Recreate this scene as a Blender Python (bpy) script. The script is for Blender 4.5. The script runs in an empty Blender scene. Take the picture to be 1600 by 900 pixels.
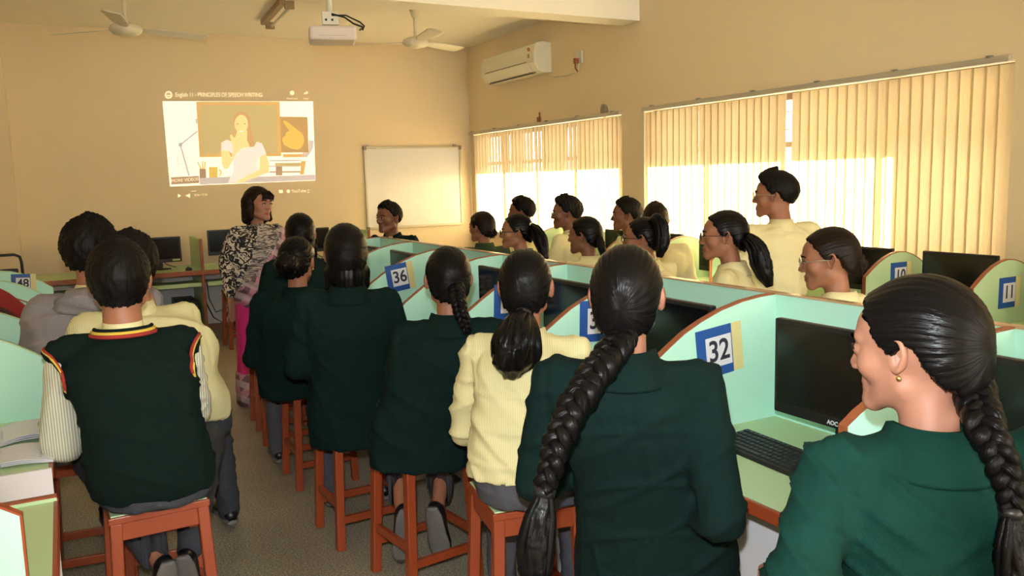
import bpy, bmesh, math, random
import numpy as np
from mathutils import Vector, Matrix, Euler
random.seed(7); rng = np.random.default_rng(7)
SC = bpy.context.scene; COL = SC.collection
R_ = math.radians; PI = math.pi

# ------------------------------------------------------------------ camera
CAMZ = 1.55; FPX = 1300.0; YAW, PITCH, ROLL = R_(28.2), R_(7.43), R_(-1.53)
_f = np.array([math.sin(YAW)*math.cos(PITCH), math.cos(YAW)*math.cos(PITCH), -math.sin(PITCH)])
_r = np.array([math.cos(YAW), -math.sin(YAW), 0.0]); _u = np.cross(_r, _f)
CR = math.cos(ROLL)*_r + math.sin(ROLL)*_u; CU = -math.sin(ROLL)*_r + math.cos(ROLL)*_u; CF = _f
cam_d = bpy.data.cameras.new('camera'); cam = bpy.data.objects.new('camera', cam_d); COL.objects.link(cam)
cam_d.sensor_width = 36; cam_d.lens = FPX/1600*36; cam_d.clip_start = 0.03; cam_d.clip_end = 200
M = Matrix(((CR[0], CU[0], -CF[0], 0), (CR[1], CU[1], -CF[1], 0), (CR[2], CU[2], -CF[2], CAMZ), (0, 0, 0, 1)))
cam.matrix_world = M; SC.camera = cam
def ray(px, py): return CF + CR*(px-800)/FPX - CU*(py-450)/FPX
def at(px, py, d): return ray(px, py)*d + np.array([0, 0, CAMZ])          # point seen at a pixel, at a depth in metres
def aty(px, py, y): q = ray(px, py); return q*(y/q[1]) + np.array([0, 0, CAMZ])
def atx(px, py, x): q = ray(px, py); return q*(x/q[0]) + np.array([0, 0, CAMZ])

# ------------------------------------------------------------------ world, sun, lamps, exposure
SC.view_settings.view_transform = 'Standard'; SC.view_settings.look = 'None'
SC.view_settings.exposure = 0.28; SC.view_settings.gamma = 1.0; SC.view_settings.use_curve_mapping = False
w = bpy.data.worlds.new('daylight'); SC.world = w; w.use_nodes = True
bgn = w.node_tree.nodes['Background']; bgn.inputs[0].default_value = (1.0, 0.94, 0.83, 1); bgn.inputs[1].default_value = 5.4
sun_d = bpy.data.lights.new('sun', 'SUN'); sun = bpy.data.objects.new('sun', sun_d); COL.objects.link(sun)
sun_d.energy = 140; sun_d.color = (1.0, 0.96, 0.87); sun_d.angle = R_(0.6)
SUN_DIR = Vector((-0.80, 0.10, -0.56))        # low sun over the window side
sun.rotation_euler = SUN_DIR.to_track_quat('-Z', 'Y').to_euler()
fl_d = bpy.data.lights.new('camera_flash', 'SPOT'); fl = bpy.data.objects.new('camera_flash', fl_d); COL.objects.link(fl)
fl_d.energy = 190; fl_d.color = (0.90, 0.97, 1.0); fl_d.shadow_soft_size = 0.02; fl_d.spot_size = R_(88); fl_d.spot_blend = 0.8
fl.location = Vector((0, 0, CAMZ)) + Vector(CU)*0.13 - Vector(CR)*0.02
fl.rotation_euler = Vector(CF).to_track_quat('-Z', 'Y').to_euler()

# ------------------------------------------------------------------ materials
def S(r, g, b):
    f = lambda c: ((c/255+0.055)/1.055)**2.4 if c/255 > 0.04045 else c/255/12.92
    return (f(r), f(g), f(b), 1)
def mat(name, col, rough=0.6, metal=0.0, bump=0.0, bscale=60, var=0.0, vscale=8, spec=0.5, coat=0.0, stretch=(1, 1, 1), sss=0.0, sheen=0.0):
    m = bpy.data.materials.new(name); m.use_nodes = True; nt = m.node_tree; p = nt.nodes['Principled BSDF']
    p.inputs['Base Color'].default_value = col; p.inputs['Roughness'].default_value = rough; p.inputs['Metallic'].default_value = metal
    p.inputs['Specular IOR Level'].default_value = spec; p.inputs['Coat Weight'].default_value = coat
    if sheen: p.inputs['Sheen Weight'].default_value = sheen; p.inputs['Sheen Roughness'].default_value = 0.5
    if sss:
        p.inputs['Subsurface Weight'].default_value = sss; p.inputs['Subsurface Radius'].default_value = (0.012, 0.005, 0.003); p.inputs['Subsurface Scale'].default_value = 1
    tc = nt.nodes.new('ShaderNodeTexCoord'); mp = nt.nodes.new('ShaderNodeMapping'); mp.inputs['Scale'].default_value = stretch
    nt.links.new(tc.outputs['Object'], mp.inputs[0])
    if var:
        n = nt.nodes.new('ShaderNodeTexNoise'); n.inputs['Scale'].default_value = vscale; n.inputs['Detail'].default_value = 4
        nt.links.new(mp.outputs[0], n.inputs['Vector'])
        mx = nt.nodes.new('ShaderNodeMix'); mx.data_type = 'RGBA'
        mx.inputs[6].default_value = tuple(max(0, c*(1-var)) for c in col[:3])+(1,); mx.inputs[7].default_value = tuple(min(1, c*(1+var)) for c in col[:3])+(1,)
        nt.links.new(n.outputs['Fac'], mx.inputs[0]); nt.links.new(mx.outputs[2], p.inputs['Base Color'])
    if bump:
        n2 = nt.nodes.new('ShaderNodeTexNoise'); n2.inputs['Scale'].default_value = bscale; n2.inputs['Detail'].default_value = 3
        nt.links.new(mp.outputs[0], n2.inputs['Vector'])
        b = nt.nodes.new('ShaderNodeBump'); b.inputs['Strength'].default_value = bump; b.inputs['Distance'].default_value = 0.004
        nt.links.new(n2.outputs['Fac'], b.inputs['Height']); nt.links.new(b.outputs[0], p.inputs['Normal'])
    return m
def stripes(name, c1, c2, freq, axis='X', rough=0.8, duty=0.5, bump=0.2):
    m = mat(name, c1, rough); nt = m.node_tree; p = nt.nodes['Principled BSDF']
    tc = nt.nodes.new('ShaderNodeTexCoord'); wv = nt.nodes.new('ShaderNodeTexWave'); wv.bands_direction = axis; wv.wave_profile = 'SIN'
    wv.inputs['Scale'].default_value = freq; wv.inputs['Distortion'].default_value = 0.35; wv.inputs['Detail'].default_value = 1
    nt.links.new(tc.outputs['Object'], wv.inputs['Vector'])
    mr = nt.nodes.new('ShaderNodeMapRange'); mr.inputs[1].default_value = duty-0.15; mr.inputs[2].default_value = duty+0.15
    nt.links.new(wv.outputs['Fac'], mr.inputs[0])
    mx = nt.nodes.new('ShaderNodeMix'); mx.data_type = 'RGBA'; mx.inputs[6].default_value = c1; mx.inputs[7].default_value = c2
    nt.links.new(mr.outputs[0], mx.inputs[0]); nt.links.new(mx.outputs[2], p.inputs['Base Color'])
    b = nt.nodes.new('ShaderNodeBump'); b.inputs['Strength'].default_value = bump; b.inputs['Distance'].default_value = 0.002
    nt.links.new(mr.outputs[0], b.inputs['Height']); nt.links.new(b.outputs[0], p.inputs['Normal'])
    return m
def hair_mat(name, col, rough=0.27, freq=55):
    m = mat(name, col, rough, spec=0.15); nt = m.node_tree; p = nt.nodes['Principled BSDF']
    tc = nt.nodes.new('ShaderNodeTexCoord'); mp = nt.nodes.new('ShaderNodeMapping'); mp.inputs['Scale'].default_value = (freq, 1.6, 1)
    nt.links.new(tc.outputs['UV'], mp.inputs[0])
    n = nt.nodes.new('ShaderNodeTexNoise'); n.inputs['Scale'].default_value = 1.0; n.inputs['Detail'].default_value = 4; n.inputs['Roughness'].default_value = 0.65
    nt.links.new(mp.outputs[0], n.inputs['Vector'])
    b = nt.nodes.new('ShaderNodeBump'); b.inputs['Strength'].default_value = 0.55; b.inputs['Distance'].default_value = 0.0035
    nt.links.new(n.outputs['Fac'], b.inputs['Height']); nt.links.new(b.outputs[0], p.inputs['Normal'])
    mx = nt.nodes.new('ShaderNodeMix'); mx.data_type = 'RGBA'
    mx.inputs[6].default_value = tuple(c*0.55 for c in col[:3])+(1,); mx.inputs[7].default_value = tuple(c*1.8 for c in col[:3])+(1,)
    nt.links.new(n.outputs['Fac'], mx.inputs[0]); nt.links.new(mx.outputs[2], p.inputs['Base Color'])
    p.inputs['Anisotropic'].default_value = 0.6
    tg = nt.nodes.new('ShaderNodeTangent'); tg.direction_type = 'UV_MAP'; tg.uv_map = 'UVMap'; nt.links.new(tg.outputs[0], p.inputs['Tangent'])
    p.inputs['Anisotropic Rotation'].default_value = 0.25
    return m
def emis(name, col, s=1.0, base=None):
    m = mat(name, base or col, 0.7); p = m.node_tree.nodes['Principled BSDF']
    p.inputs['Emission Color'].default_value = col; p.inputs['Emission Strength'].default_value = s
    return m
m_wall = mat('cream_wall_paint', S(238, 218, 182), 0.75, var=0.03, vscale=1.2, bump=0.08, bscale=25)
m_ceil = mat('ceiling_paint', S(252, 246, 230), 0.8, var=0.02, vscale=2)
m_mint = mat('mint_laminate', S(186, 238, 220), 0.38, var=0.02, vscale=4, bump=0.04, bscale=200)
m_mint2 = mat('pale_green_laminate', S(186, 214, 168), 0.4, var=0.02, vscale=4)
m_edge = mat('brown_edge_band', S(150, 84, 52), 0.45, var=0.12, vscale=30)
m_red = mat('red_brown_polished_wood', S(150, 66, 34), 0.35, var=0.18, vscale=14, stretch=(1, 1, 0.15), coat=0.15)
m_white = mat('white_laminate', S(222, 218, 220), 0.5)
m_black = mat('black_plastic', S(26, 26, 28), 0.38, bump=0.03, bscale=300)
m_top = mat('top_edge_laminate', S(190, 156, 118), 0.22)  # edge brown paled and glossed for the window glint along partition tops
m_screen = mat('switched_off_screen', S(14, 15, 17), 0.16)
m_key = mat('keycap_plastic', S(38, 38, 42), 0.45)
m_logo = mat('pale_print', S(215, 218, 222), 0.5)
m_blue = mat('blue_card', S(38, 84, 160), 0.45)
m_yel = mat('cream_card', S(222, 212, 150), 0.5)
m_paper = mat('white_paper', S(226, 226, 236), 0.6, var=0.03, vscale=10)
m_ink = mat('dark_print', S(44, 44, 60), 0.6)
m_steel = mat('brushed_metal', S(170, 165, 155), 0.35, 0.8)
m_alum = mat('aluminium_rail', S(196, 190, 175), 0.4, 0.4)
m_ivory = mat('ivory_enamel', S(226, 220, 196), 0.35)
m_acw = mat('white_plastic', S(232, 230, 212), 0.35)
m_hairK = hair_mat('black_hair', (0.0035, 0.003, 0.0032, 1))
m_hairB = hair_mat('brown_black_hair', (0.009, 0.0045, 0.003, 1), 0.36)
m_hairS = hair_mat('short_black_hair', (0.0045, 0.0035, 0.003, 1), 0.5, 90)
m_blz = mat('dark_green_wool', (0.003, 0.0145, 0.013, 1), 0.9, bump=0.35, bscale=260, var=0.12, vscale=14, spec=0.15)
m_blz2 = mat('bottle_green_wool', (0.003, 0.032, 0.024, 1), 0.9, bump=0.35, bscale=260, var=0.12, vscale=14, spec=0.15)
m_vest = mat('dark_green_knit', (0.0035, 0.0115, 0.009, 1), 0.95, bump=0.6, bscale=350, var=0.1, vscale=30, spec=0.15)
m_shirt = stripes('cream_striped_cotton', S(226, 220, 172), S(200, 190, 138), 62)
m_shirtp = stripes('pale_ribbed_knit', S(224, 224, 206), S(180, 178, 156), 42, bump=0.8)
m_shirtw = mat('plain_cream_cotton', S(226, 216, 166), 0.85, bump=0.15, bscale=80)
m_hood = mat('grey_fleece', S(134, 128, 132), 0.95, bump=0.3, bscale=200, var=0.06)
m_trs = mat('charcoal_trouser_cloth', S(72, 72, 80), 0.85, bump=0.25, bscale=200, var=0.1, vscale=20)
m_trd = mat('dark_trouser_cloth', S(52, 54, 62), 0.85, bump=0.25, bscale=200, var=0.1, vscale=20)
m_shoe = mat('black_shoe_leather', S(20, 20, 22), 0.35)
m_sole = mat('grey_rubber_sole', S(112, 108, 104), 0.8, bump=0.5, bscale=90)
m_sy = mat('yellow_trim', S(206, 178, 66), 0.8); m_sr = mat('red_trim', S(150, 40, 34), 0.8)
m_gold = mat('gold_metal', S(220, 190, 110), 0.25, 0.9)
m_tie = stripes('striped_tie', S(30, 70, 50), S(190, 190, 170), 25, 'DIAGONAL')
SK = {}
def skin(tone):
    if tone in SK: return SK[tone]
    c = {'a': S(168, 118, 96), 'b': S(156, 104, 78), 'c': S(126, 82, 60)}[tone]
    m = mat('skin_'+{'a': 'light_brown', 'b': 'brown', 'c': 'deep_brown'}[tone], c, 0.5, var=0.08, vscale=30, bump=0.08, bscale=160, sss=0.15, spec=0.4)
    nt = m.node_tree; p = nt.nodes['Principled BSDF']; lk = p.inputs['Base Color'].links[0].from_socket
    at_ = nt.nodes.new('ShaderNodeAttribute'); at_.attribute_name = 'lips'
    mx = nt.nodes.new('ShaderNodeMix'); mx.data_type = 'RGBA'; mx.inputs[7].default_value = (c[0]*0.72, c[1]*0.38, c[2]*0.40, 1)
    nt.links.new(at_.outputs['Fac'], mx.inputs[0]); nt.links.new(lk, mx.inputs[6]); nt.links.new(mx.outputs[2], p.inputs['Base Color'])
    SK[tone] = m; return m
m_eyew = mat('eye_white', S(225, 218, 205), 0.25); m_iris = mat('dark_iris', S(24, 14, 10), 0.15)

# ------------------------------------------------------------------ mesh helpers
class MB:
    def __init__(s): s.v = []; s.f = []; s.m = []; s.n = 0
    def add(s, V, F, mi=0):
        V = np.asarray(V, float); s.v.append(V); s.f += [tuple(i+s.n for i in f) for f in F]; s.m += [mi]*len(F); s.n += len(V); return s
    def box(s, a, b, mi=0, rz=0, rx=0, ry=0, c=None):
        x0, y0, z0 = a; x1, y1, z1 = b
        V = np.array([(x, y, z) for z in (z0, z1) for y in (y0, y1) for x in (x0, x1)], float)
        if rz or rx or ry:
            c = np.array(c if c is not None else V.mean(0)); V = (V-c) @ np.array(Euler((rx, ry, rz)).to_matrix()).T + c
        return s.add(V, [(0, 2, 3, 1), (4, 5, 7, 6), (0, 1, 5, 4), (2, 6, 7, 3), (0, 4, 6, 2), (1, 3, 7, 5)], mi)
    def beam(s, p, q, wx, wy, mi=0, wx2=None, wy2=None):   # square bar between two points
        p = np.array(p, float); q = np.array(q, float); wx2 = wx2 or wx; wy2 = wy2 or wy
        d = (q-p)/np.linalg.norm(q-p); a = np.array([1, 0, 0.]) if abs(d[0]) < 0.9 else np.array([0, 1., 0]); a -= a@d*d; a /= np.linalg.norm(a); b = np.cross(d, a)
        V = [o+a*sx*wa/2+b*sy*wb/2 for o, wa, wb in ((p, wx, wy), (q, wx2, wy2)) for sy in (-1, 1) for sx in (-1, 1)]
        return s.add(V, [(0, 2, 3, 1), (4, 5, 7, 6), (0, 1, 5, 4), (2, 6, 7, 3), (0, 4, 6, 2), (1, 3, 7, 5)], mi)
    def tube(s, P, rad, n=10, mi=0, cap=True, flat=1.0, up=None, groove=0, gk=7, twist=0.0):
        P = np.asarray(P, float); k = len(P); rad = np.broadcast_to(np.asarray(rad, float), (k,)) if np.ndim(rad) < 2 else rad
        T = np.gradient(P, axis=0); T /= np.linalg.norm(T, axis=1)[:, None]+1e-12
        a = np.array(up if up is not None else ([0, 0, 1.] if abs(T[0][2]) < 0.8 else [1., 0, 0]), float); V = []
        th = np.arange(n)*2*PI/n
        for i in range(k):
            a = a-(a@T[i])*T[i]; a /= np.linalg.norm(a)+1e-12; b = np.cross(T[i], a); t = th+twist*i
            g = 1+groove*np.sin(gk*th+1.3*math.sin(i*0.35))
            V.append(P[i]+np.outer(np.cos(t)*rad[i]*g, a)+np.outer(np.sin(t)*rad[i]*flat*g, b))
        V = np.concatenate(V); F = [(i*n+j, i*n+(j+1) % n, (i+1)*n+(j+1) % n, (i+1)*n+j) for i in range(k-1) for j in range(n)]
        if cap: F += [tuple(range(n))[::-1], tuple((k-1)*n+j for j in range(n))]
        return s.add(V, F, mi)
    def ball(s, c, r, n=14, mi=0, R=None):
        r = np.broadcast_to(np.asarray(r, float), (3,)); V = [[0, 0, -1]]
        for i in range(1, n//2+1):
            e = -PI/2+PI*i/(n//2+1)
            for j in range(n): V.append([math.cos(e)*math.cos(2*PI*j/n), math.cos(e)*math.sin(2*PI*j/n), math.sin(e)])
        V.append([0, 0, 1]); V = np.array(V)*r
        if R is not None: V = V @ np.asarray(R).T
        m = n//2; F = [(0, 1+(j+1) % n, 1+j) for j in range(n)]
        F += [(1+i*n+j, 1+i*n+(j+1) % n, 1+(i+1)*n+(j+1) % n, 1+(i+1)*n+j) for i in range(m-1) for j in range(n)]
        F += [(1+m*n, 1+(m-1)*n+j, 1+(m-1)*n+(j+1) % n) for j in range(n)]
        return s.add(V+np.array(c), F, mi)
    def caps(s, p, q, r1, r2, n=14, mi=0):                 # tapered capsule
        p = np.array(p, float); q = np.array(q, float); L = np.linalg.norm(q-p); d = (q-p)/L; P = []; r = []
        for a in (-90, -60, -30, 0): P.append(p+d*r1*math.sin(R_(a))); r.append(max(r1*math.cos(R_(a)), 1e-4))
        for a in (0, 30, 60, 90): P.append(q+d*r2*math.sin(R_(a))); r.append(max(r2*math.cos(R_(a)), 1e-4))
        return s.tube(P, r, n, mi)
    def prism(s, poly, fn, mi=0):                           # polygon extruded: fn(u, v, t) -> point, t in 0, 1
        n = len(poly); V = [fn(u, v, 0) for u, v in poly]+[fn(u, v, 1) for u, v in poly]
        F = [tuple(range(n))[::-1], tuple(range(n, 2*n))]+[(i, (i+1) % n, n+(i+1) % n, n+i) for i in range(n)]
        return s.add(V, F, mi)
    def loft(s, rings, mi=0, cap=True):
        n = len(rings[0]); V = np.concatenate(rings); k = len(rings)
        F = [(i*n+j, i*n+(j+1) % n, (i+1)*n+(j+1) % n, (i+1)*n+j) for i in range(k-1) for j in range(n)]
        if cap: F += [tuple(range(n))[::-1], tuple((k-1)*n+j for j in range(n))]
        return s.add(V, F, mi)
    def data(s): return np.concatenate(s.v), s.f
def link(name, V, F, mats, parent=None, smooth=False, mi=None, bevel=0, uv=None, lips=None, subsurf=0):
    me = bpy.data.meshes.new(name); me.from_pydata([tuple(map(float, v)) for v in V], [], F)
    mats = mats if isinstance(mats, (list, tuple)) else [mats]
    for m in mats: me.materials.append(m)
    if mi is not None and len(mats) > 1: me.polygons.foreach_set('material_index', mi)
    if smooth: me.polygons.foreach_set('use_smooth', [True]*len(F))
    if uv is not None:
        l = me.uv_layers.new(name='UVMap'); idx = np.zeros(len(me.loops), int); me.loops.foreach_get('vertex_index', idx)
        l.data.foreach_set('uv', np.asarray(uv, float)[idx].ravel())
    if lips is not None:
        a = me.attributes.new('lips', 'FLOAT', 'POINT'); a.data.foreach_set('value', np.asarray(lips, float))
    me.update(); bm = bmesh.new(); bm.from_mesh(me); bmesh.ops.recalc_face_normals(bm, faces=bm.faces); bm.to_mesh(me); bm.free()
    o = bpy.data.objects.new(name, me); COL.objects.link(o); o.parent = parent
    if bevel:
        b = o.modifiers.new('bevel', 'BEVEL'); b.width = bevel; b.segments = 2; b.limit_method = 'ANGLE'; b.angle_limit = R_(40)
    return o
def build(name, mb, mats, parent=None, smooth=False, bevel=0):
    V, F = mb.data(); return link(name, V, F, mats, parent, smooth, mb.m, bevel)
def vox(mb, size, it=6, fac=0.5):                           # fuse overlapping closed pieces into one smooth skin
    V, F = mb.data(); me = bpy.data.meshes.new('t'); me.from_pydata([tuple(v) for v in V.tolist()], [], F)
    o = bpy.data.objects.new('t', me); COL.objects.link(o)
    r = o.modifiers.new('r', 'REMESH'); r.mode = 'VOXEL'; r.voxel_size = size
    if it: sm = o.modifiers.new('s', 'SMOOTH'); sm.factor = fac; sm.iterations = it
    dg = bpy.context.evaluated_depsgraph_get(); e = o.evaluated_get(dg); m2 = e.to_mesh()
    n = len(m2.vertices); co = np.zeros(n*3); m2.vertices.foreach_get('co', co)
    F2 = [tuple(p.vertices) for p in m2.polygons]; e.to_mesh_clear(); bpy.data.objects.remove(o); bpy.data.meshes.remove(me)
    return co.reshape(-1, 3), F2
def empty(name, loc=(0, 0, 0), rz=0):
    o = bpy.data.objects.new(name, None); COL.objects.link(o); o.location = tuple(map(float, loc)); o.rotation_euler = (0, 0, rz); o.empty_display_size = 0.1; return o
def tag(o, label, cat, group=None, kind=None):
    o['label'] = label; o['category'] = cat
    if group: o['group'] = group
    if kind: o['kind'] = kind
    return o
def struct(o): o['kind'] = 'structure'; return o
def copy_tree(o, parent=None):
    c = o.copy(); COL.objects.link(c); c.parent = parent
    for ch in list(o.children): copy_tree(ch, c)
    return c
def text(name, s, size, mtx, m, parent, ext=0.0006, align='CENTER', bold=0.0, sx=1.0):
    cu = bpy.data.curves.new(name, 'FONT'); cu.body = s; cu.size = size; cu.extrude = ext; cu.align_x = align; cu.align_y = 'CENTER'; cu.offset = bold
    o = bpy.data.objects.new('t', cu); COL.objects.link(o); dg = bpy.context.evaluated_depsgraph_get(); me = bpy.data.meshes.new_from_object(o.evaluated_get(dg))
    bpy.data.objects.remove(o); me.name = name; me.materials.clear(); me.materials.append(m); me.transform(Matrix.Diagonal((sx, 1, 1, 1))); me.transform(mtx)
    q = bpy.data.objects.new(name, me); COL.objects.link(q); q.parent = parent; return q
def basis(x, y, z, o): return Matrix(((x[0], y[0], z[0], o[0]), (x[1], y[1], z[1], o[1]), (x[2], y[2], z[2], o[2]), (0, 0, 0, 1)))
# ================================================================== THE ROOM
W, FY, CZ, BY, LX = 4.60, 9.60, 3.18, -4.6, -1.30
def sbox(name, a, b, m, bevel=0):
    o = build(name, MB().box(a, b), m, bevel=bevel); return struct(o)
m_floor = mat('speckled_terrazzo', S(120, 110, 92), 0.42, spec=0.4); nt = m_floor.node_tree; p = nt.nodes['Principled BSDF']
tc = nt.nodes.new('ShaderNodeTexCoord'); n1 = nt.nodes.new('ShaderNodeTexNoise'); n1.inputs['Scale'].default_value = 130; n1.inputs['Detail'].default_value = 2
n2 = nt.nodes.new('ShaderNodeTexNoise'); n2.inputs['Scale'].default_value = 2.2; n2.inputs['Detail'].default_value = 5
rmp = nt.nodes.new('ShaderNodeValToRGB'); rmp.color_ramp.elements[0].position = 0.36; rmp.color_ramp.elements[0].color = S(122, 114, 98); rmp.color_ramp.elements[1].position = 0.66; rmp.color_ramp.elements[1].color = S(196, 188, 168)
mx = nt.nodes.new('ShaderNodeMix'); mx.data_type = 'RGBA'; mx.blend_type = 'MULTIPLY'; mx.inputs[0].default_value = 0.5
r2 = nt.nodes.new('ShaderNodeValToRGB'); r2.color_ramp.elements[0].position = 0.3; r2.color_ramp.elements[0].color = (0.55, 0.5, 0.42, 1); r2.color_ramp.elements[1].position = 0.7; r2.color_ramp.elements[1].color = (1, 1, 1, 1)
for a, b in ((tc.outputs['Object'], n1.inputs['Vector']), (tc.outputs['Object'], n2.inputs['Vector']), (n1.outputs['Fac'], rmp.inputs[0]), (n2.outputs['Fac'], r2.inputs[0]), (rmp.outputs[0], mx.inputs[6]), (r2.outputs[0], mx.inputs[7]), (mx.outputs[2], p.inputs['Base Color'])): nt.links.new(a, b)
sbox('floor', (LX-.2, BY, -.1), (W+.25, FY+.2, 0), m_floor)
sbox('ceiling', (LX-.2, BY, CZ), (W+.25, FY+.2, CZ+.15), m_ceil)
sbox('wall_front', (LX-.2, FY, 0), (W+.25, FY+.2, CZ), m_wall)
sbox('wall_left', (LX-.2, BY, 0), (LX, FY, CZ), m_wall)
sbox('trim_1', (LX, FY-.34, 0), (-.375, FY, CZ), m_wall)               # pillar in the front left corner
sbox('trim_2', (LX, 6.08, 2.90), (W, 6.34, CZ), m_ceil)               # ceiling beam
sbox('wall_back', (LX-.2, BY-.2, 0), (.9, BY, CZ), m_wall)  # unseen part wall added to trim the world fill entering the open back
ZS, ZT = 0.93, 2.12; WA = (6.36, 9.50); WB = (2.76, 6.03)
wr = MB().box((W, BY, 0), (W+.22, FY, ZS)).box((W, BY, ZT), (W+.22, FY, CZ))
for a, b in ((BY, WB[0]), (WB[1], WA[0]), (WA[1], FY)): wr.box((W, a, ZS), (W+.22, b, ZT))
struct(build('wall_right', wr, m_wall))
sbox('baseboard_front', (LX, FY-.012, 0), (W, FY, .1), mat('skirting_paint', S(150, 110, 80), 0.5))
m_conc = mat('outside_concrete', S(190, 180, 160), 0.9, bump=0.2)
o = sbox('trim_3', (W+.22, 2.4, 2.15), (W+.66, 9.9, 2.24), m_conc)     # sunshade slab over the windows
sbox('trim_4', (6.2, 2.2, -.1), (6.6, 3.26, 3.4), m_conc)                 # unseen pillar added outside to shade the near end of the window
m_frame = mat('window_frame_paint', S(120, 100, 80), 0.5)
m_glass = bpy.data.materials.new('window_glass'); m_glass.use_nodes = True; nt = m_glass.node_tree; nt.nodes.clear()
out = nt.nodes.new('ShaderNodeOutputMaterial'); mixs = nt.nodes.new('ShaderNodeMixShader'); tr = nt.nodes.new('ShaderNodeBsdfTransparent'); gl = nt.nodes.new('ShaderNodeBsdfGlossy'); gl.inputs['Roughness'].default_value = 0.02
mixs.inputs[0].default_value = 0.06; nt.links.new(tr.outputs[0], mixs.inputs[1]); nt.links.new(gl.outputs[0], mixs.inputs[2]); nt.links.new(mixs.outputs[0], out.inputs[0])
for i, (a, b) in enumerate((WA, WB)):
    wn = empty('window_%d' % (i+1), (W+.14, (a+b)/2, ZS)); struct(wn); h = (b-a)/2; f = MB()
    f.box((-.03, -h, 0), (.03, h, .05)); f.box((-.03, -h, ZT-ZS-.05), (.03, h, ZT-ZS)); f.box((-.025, -h, .80), (.025, h, .84))
    for k in range(5): y = -h+(2*h-.05)*k/4; f.box((-.03, y, 0), (.03, y+.05, ZT-ZS))
    build('window_frame', f, m_frame, wn)
    build('pane', MB().box((.0, -h+.02, .02), (.006, h-.02, ZT-ZS-.02)), m_glass, wn)
    g = MB()
    for z in (.93, 1.06): g.box((.06, -h, z), (.067, h, z+.008))
    build('window_grille', g, m_frame, wn)

# vertical blinds
m_slat = bpy.data.materials.new('cream_blind_fabric'); m_slat.use_nodes = True; nt = m_slat.node_tree; nt.nodes.clear()
out = nt.nodes.new('ShaderNodeOutputMaterial'); mixs = nt.nodes.new('ShaderNodeMixShader'); df = nt.nodes.new('ShaderNodeBsdfDiffuse'); tl = nt.nodes.new('ShaderNodeBsdfTranslucent')
df.inputs[0].default_value = S(234, 220, 184); tl.inputs[0].default_value = S(238, 228, 204)
tc = nt.nodes.new('ShaderNodeTexCoord'); mp = nt.nodes.new('ShaderNodeMapping'); mp.inputs['Scale'].default_value = (8, 8, 90); nz = nt.nodes.new('ShaderNodeTexNoise'); nz.inputs['Scale'].default_value = 2.0
bp = nt.nodes.new('ShaderNodeBump'); bp.inputs['Strength'].default_value = 0.4; bp.inputs['Distance'].default_value = 0.003
for a, b in ((tc.outputs['Object'], mp.inputs[0]), (mp.outputs[0], nz.inputs['Vector']), (nz.outputs['Fac'], bp.inputs['Height']), (bp.outputs[0], df.inputs['Normal']), (df.outputs[0], mixs.inputs[1]), (tl.outputs[0], mixs.inputs[2]), (mixs.outputs[0], out.inputs[0])): nt.links.new(a, b)
mixs.inputs[0].default_value = 0.45
def blind(y0, y1, gaps, folds, label, zb):
    root = empty('vertical_blind', (W+.02, (y0+y1)/2, zb)); yc = (y0+y1)/2; zt = 2.115-zb
    build('headrail', MB().box((-.045, y0-yc, zt), (.012, y1-yc, zt+.035)), m_alum, root, bevel=.004)
    br = MB(); 
    for k in range(int((y1-y0)/.6)+1): br.box((-.055, y0-yc+.1+k*.6, zt+.03), (.0, y0-yc+.125+k*.6, zt+.043))
    build('rail_bracket', br, m_steel, root)
    sl = MB(); ch = MB(); y = y0+.03; k = 0; rr = random.Random(3)
    while y < y1-.03:
        if any(g0 < y < g1 for g0, g1 in gaps): y += .02; continue
        f = min([abs(y-q) for q in folds]+[9]); ang = rr.uniform(4, 10) + (0); wd = .096
        dx, dy = math.sin(R_(ang))*wd/2, math.cos(R_(ang))*wd/2; sway = rr.uniform(-.004, .004)
        P = []
        for z, s in ((0.0, 1), (zt-.012, 0)):
            for t in (-1, -.33, .33, 1): P.append((dx*t-.012+.004*(1-t*t), y-yc+dy*t+sway*s, z))
        n = len(sl.v); V = P+[(a+.0012, b, c) for a, b, c in P]
        F = []
        for q in range(3): F += [(q, q+1, q+5, q+4), (8+q, 8+q+4, 8+q+5, 8+q+1)]
        F += [(0, 4, 12, 8), (3, 11, 15, 7), (0, 8, 9, 1), (1, 9, 10, 2), (2, 10, 11, 3), (4, 5, 13, 12), (5, 6, 14, 13), (6, 7, 15, 14)]
        sl.add(V, F); ch.box((-.016, y-yc-.04+sway, -.004), (-.008, y-yc+.04+sway, .02)); y += .0775+rr.uniform(-.002, .002)
    build('slats', sl, m_slat, root); build('bottom_weights', ch, m_acw, root)
    c = MB().tube([(-.05, y1-yc-.04, zt), (-.052, y1-yc-.045, zt*.5), (-.05, y1-yc-.05, .05)], .0025, 6).tube([(-.05, y1-yc-.06, zt), (-.052, y1-yc-.062, zt*.5), (-.05, y1-yc-.05, .05)], .0025, 6)
    build('pull_cord', c, m_acw, root, True)
    tag(root, label, 'blind', 'cream vertical blinds at the windows'); return root
blind(6.37, 9.585, [(7.97, 8.04)], [8.55, 7.2, 6.62], 'cream vertical blind on the window beside the whiteboard, far end of the room', .80)
blind(2.78, 6.03, [(4.36, 4.42)], [5.5, 3.30], 'wide cream vertical blind on the nearer window behind the standing boy', .80)
o = build('wall_hook', MB().tube([(0, 0, 0), (-.012, 0, 0)], [.062, .058], 20).box((-.02, -.03, -.01), (0, .03, .06)), mat('grey_plastic', S(150, 135, 120), .6), smooth=False); o.location = (W, 6.63, 2.17)
tag(o, 'small grey knob on the wall above the blind near the pier', 'hook')
o = build('wall_bracket', MB().box((-.03, -.02, 0), (0, .02, .05)).box((-.012, -.006, .04), (0, .006, .1)), m_edge); o.location = (W, 7.84, 2.155)
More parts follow.
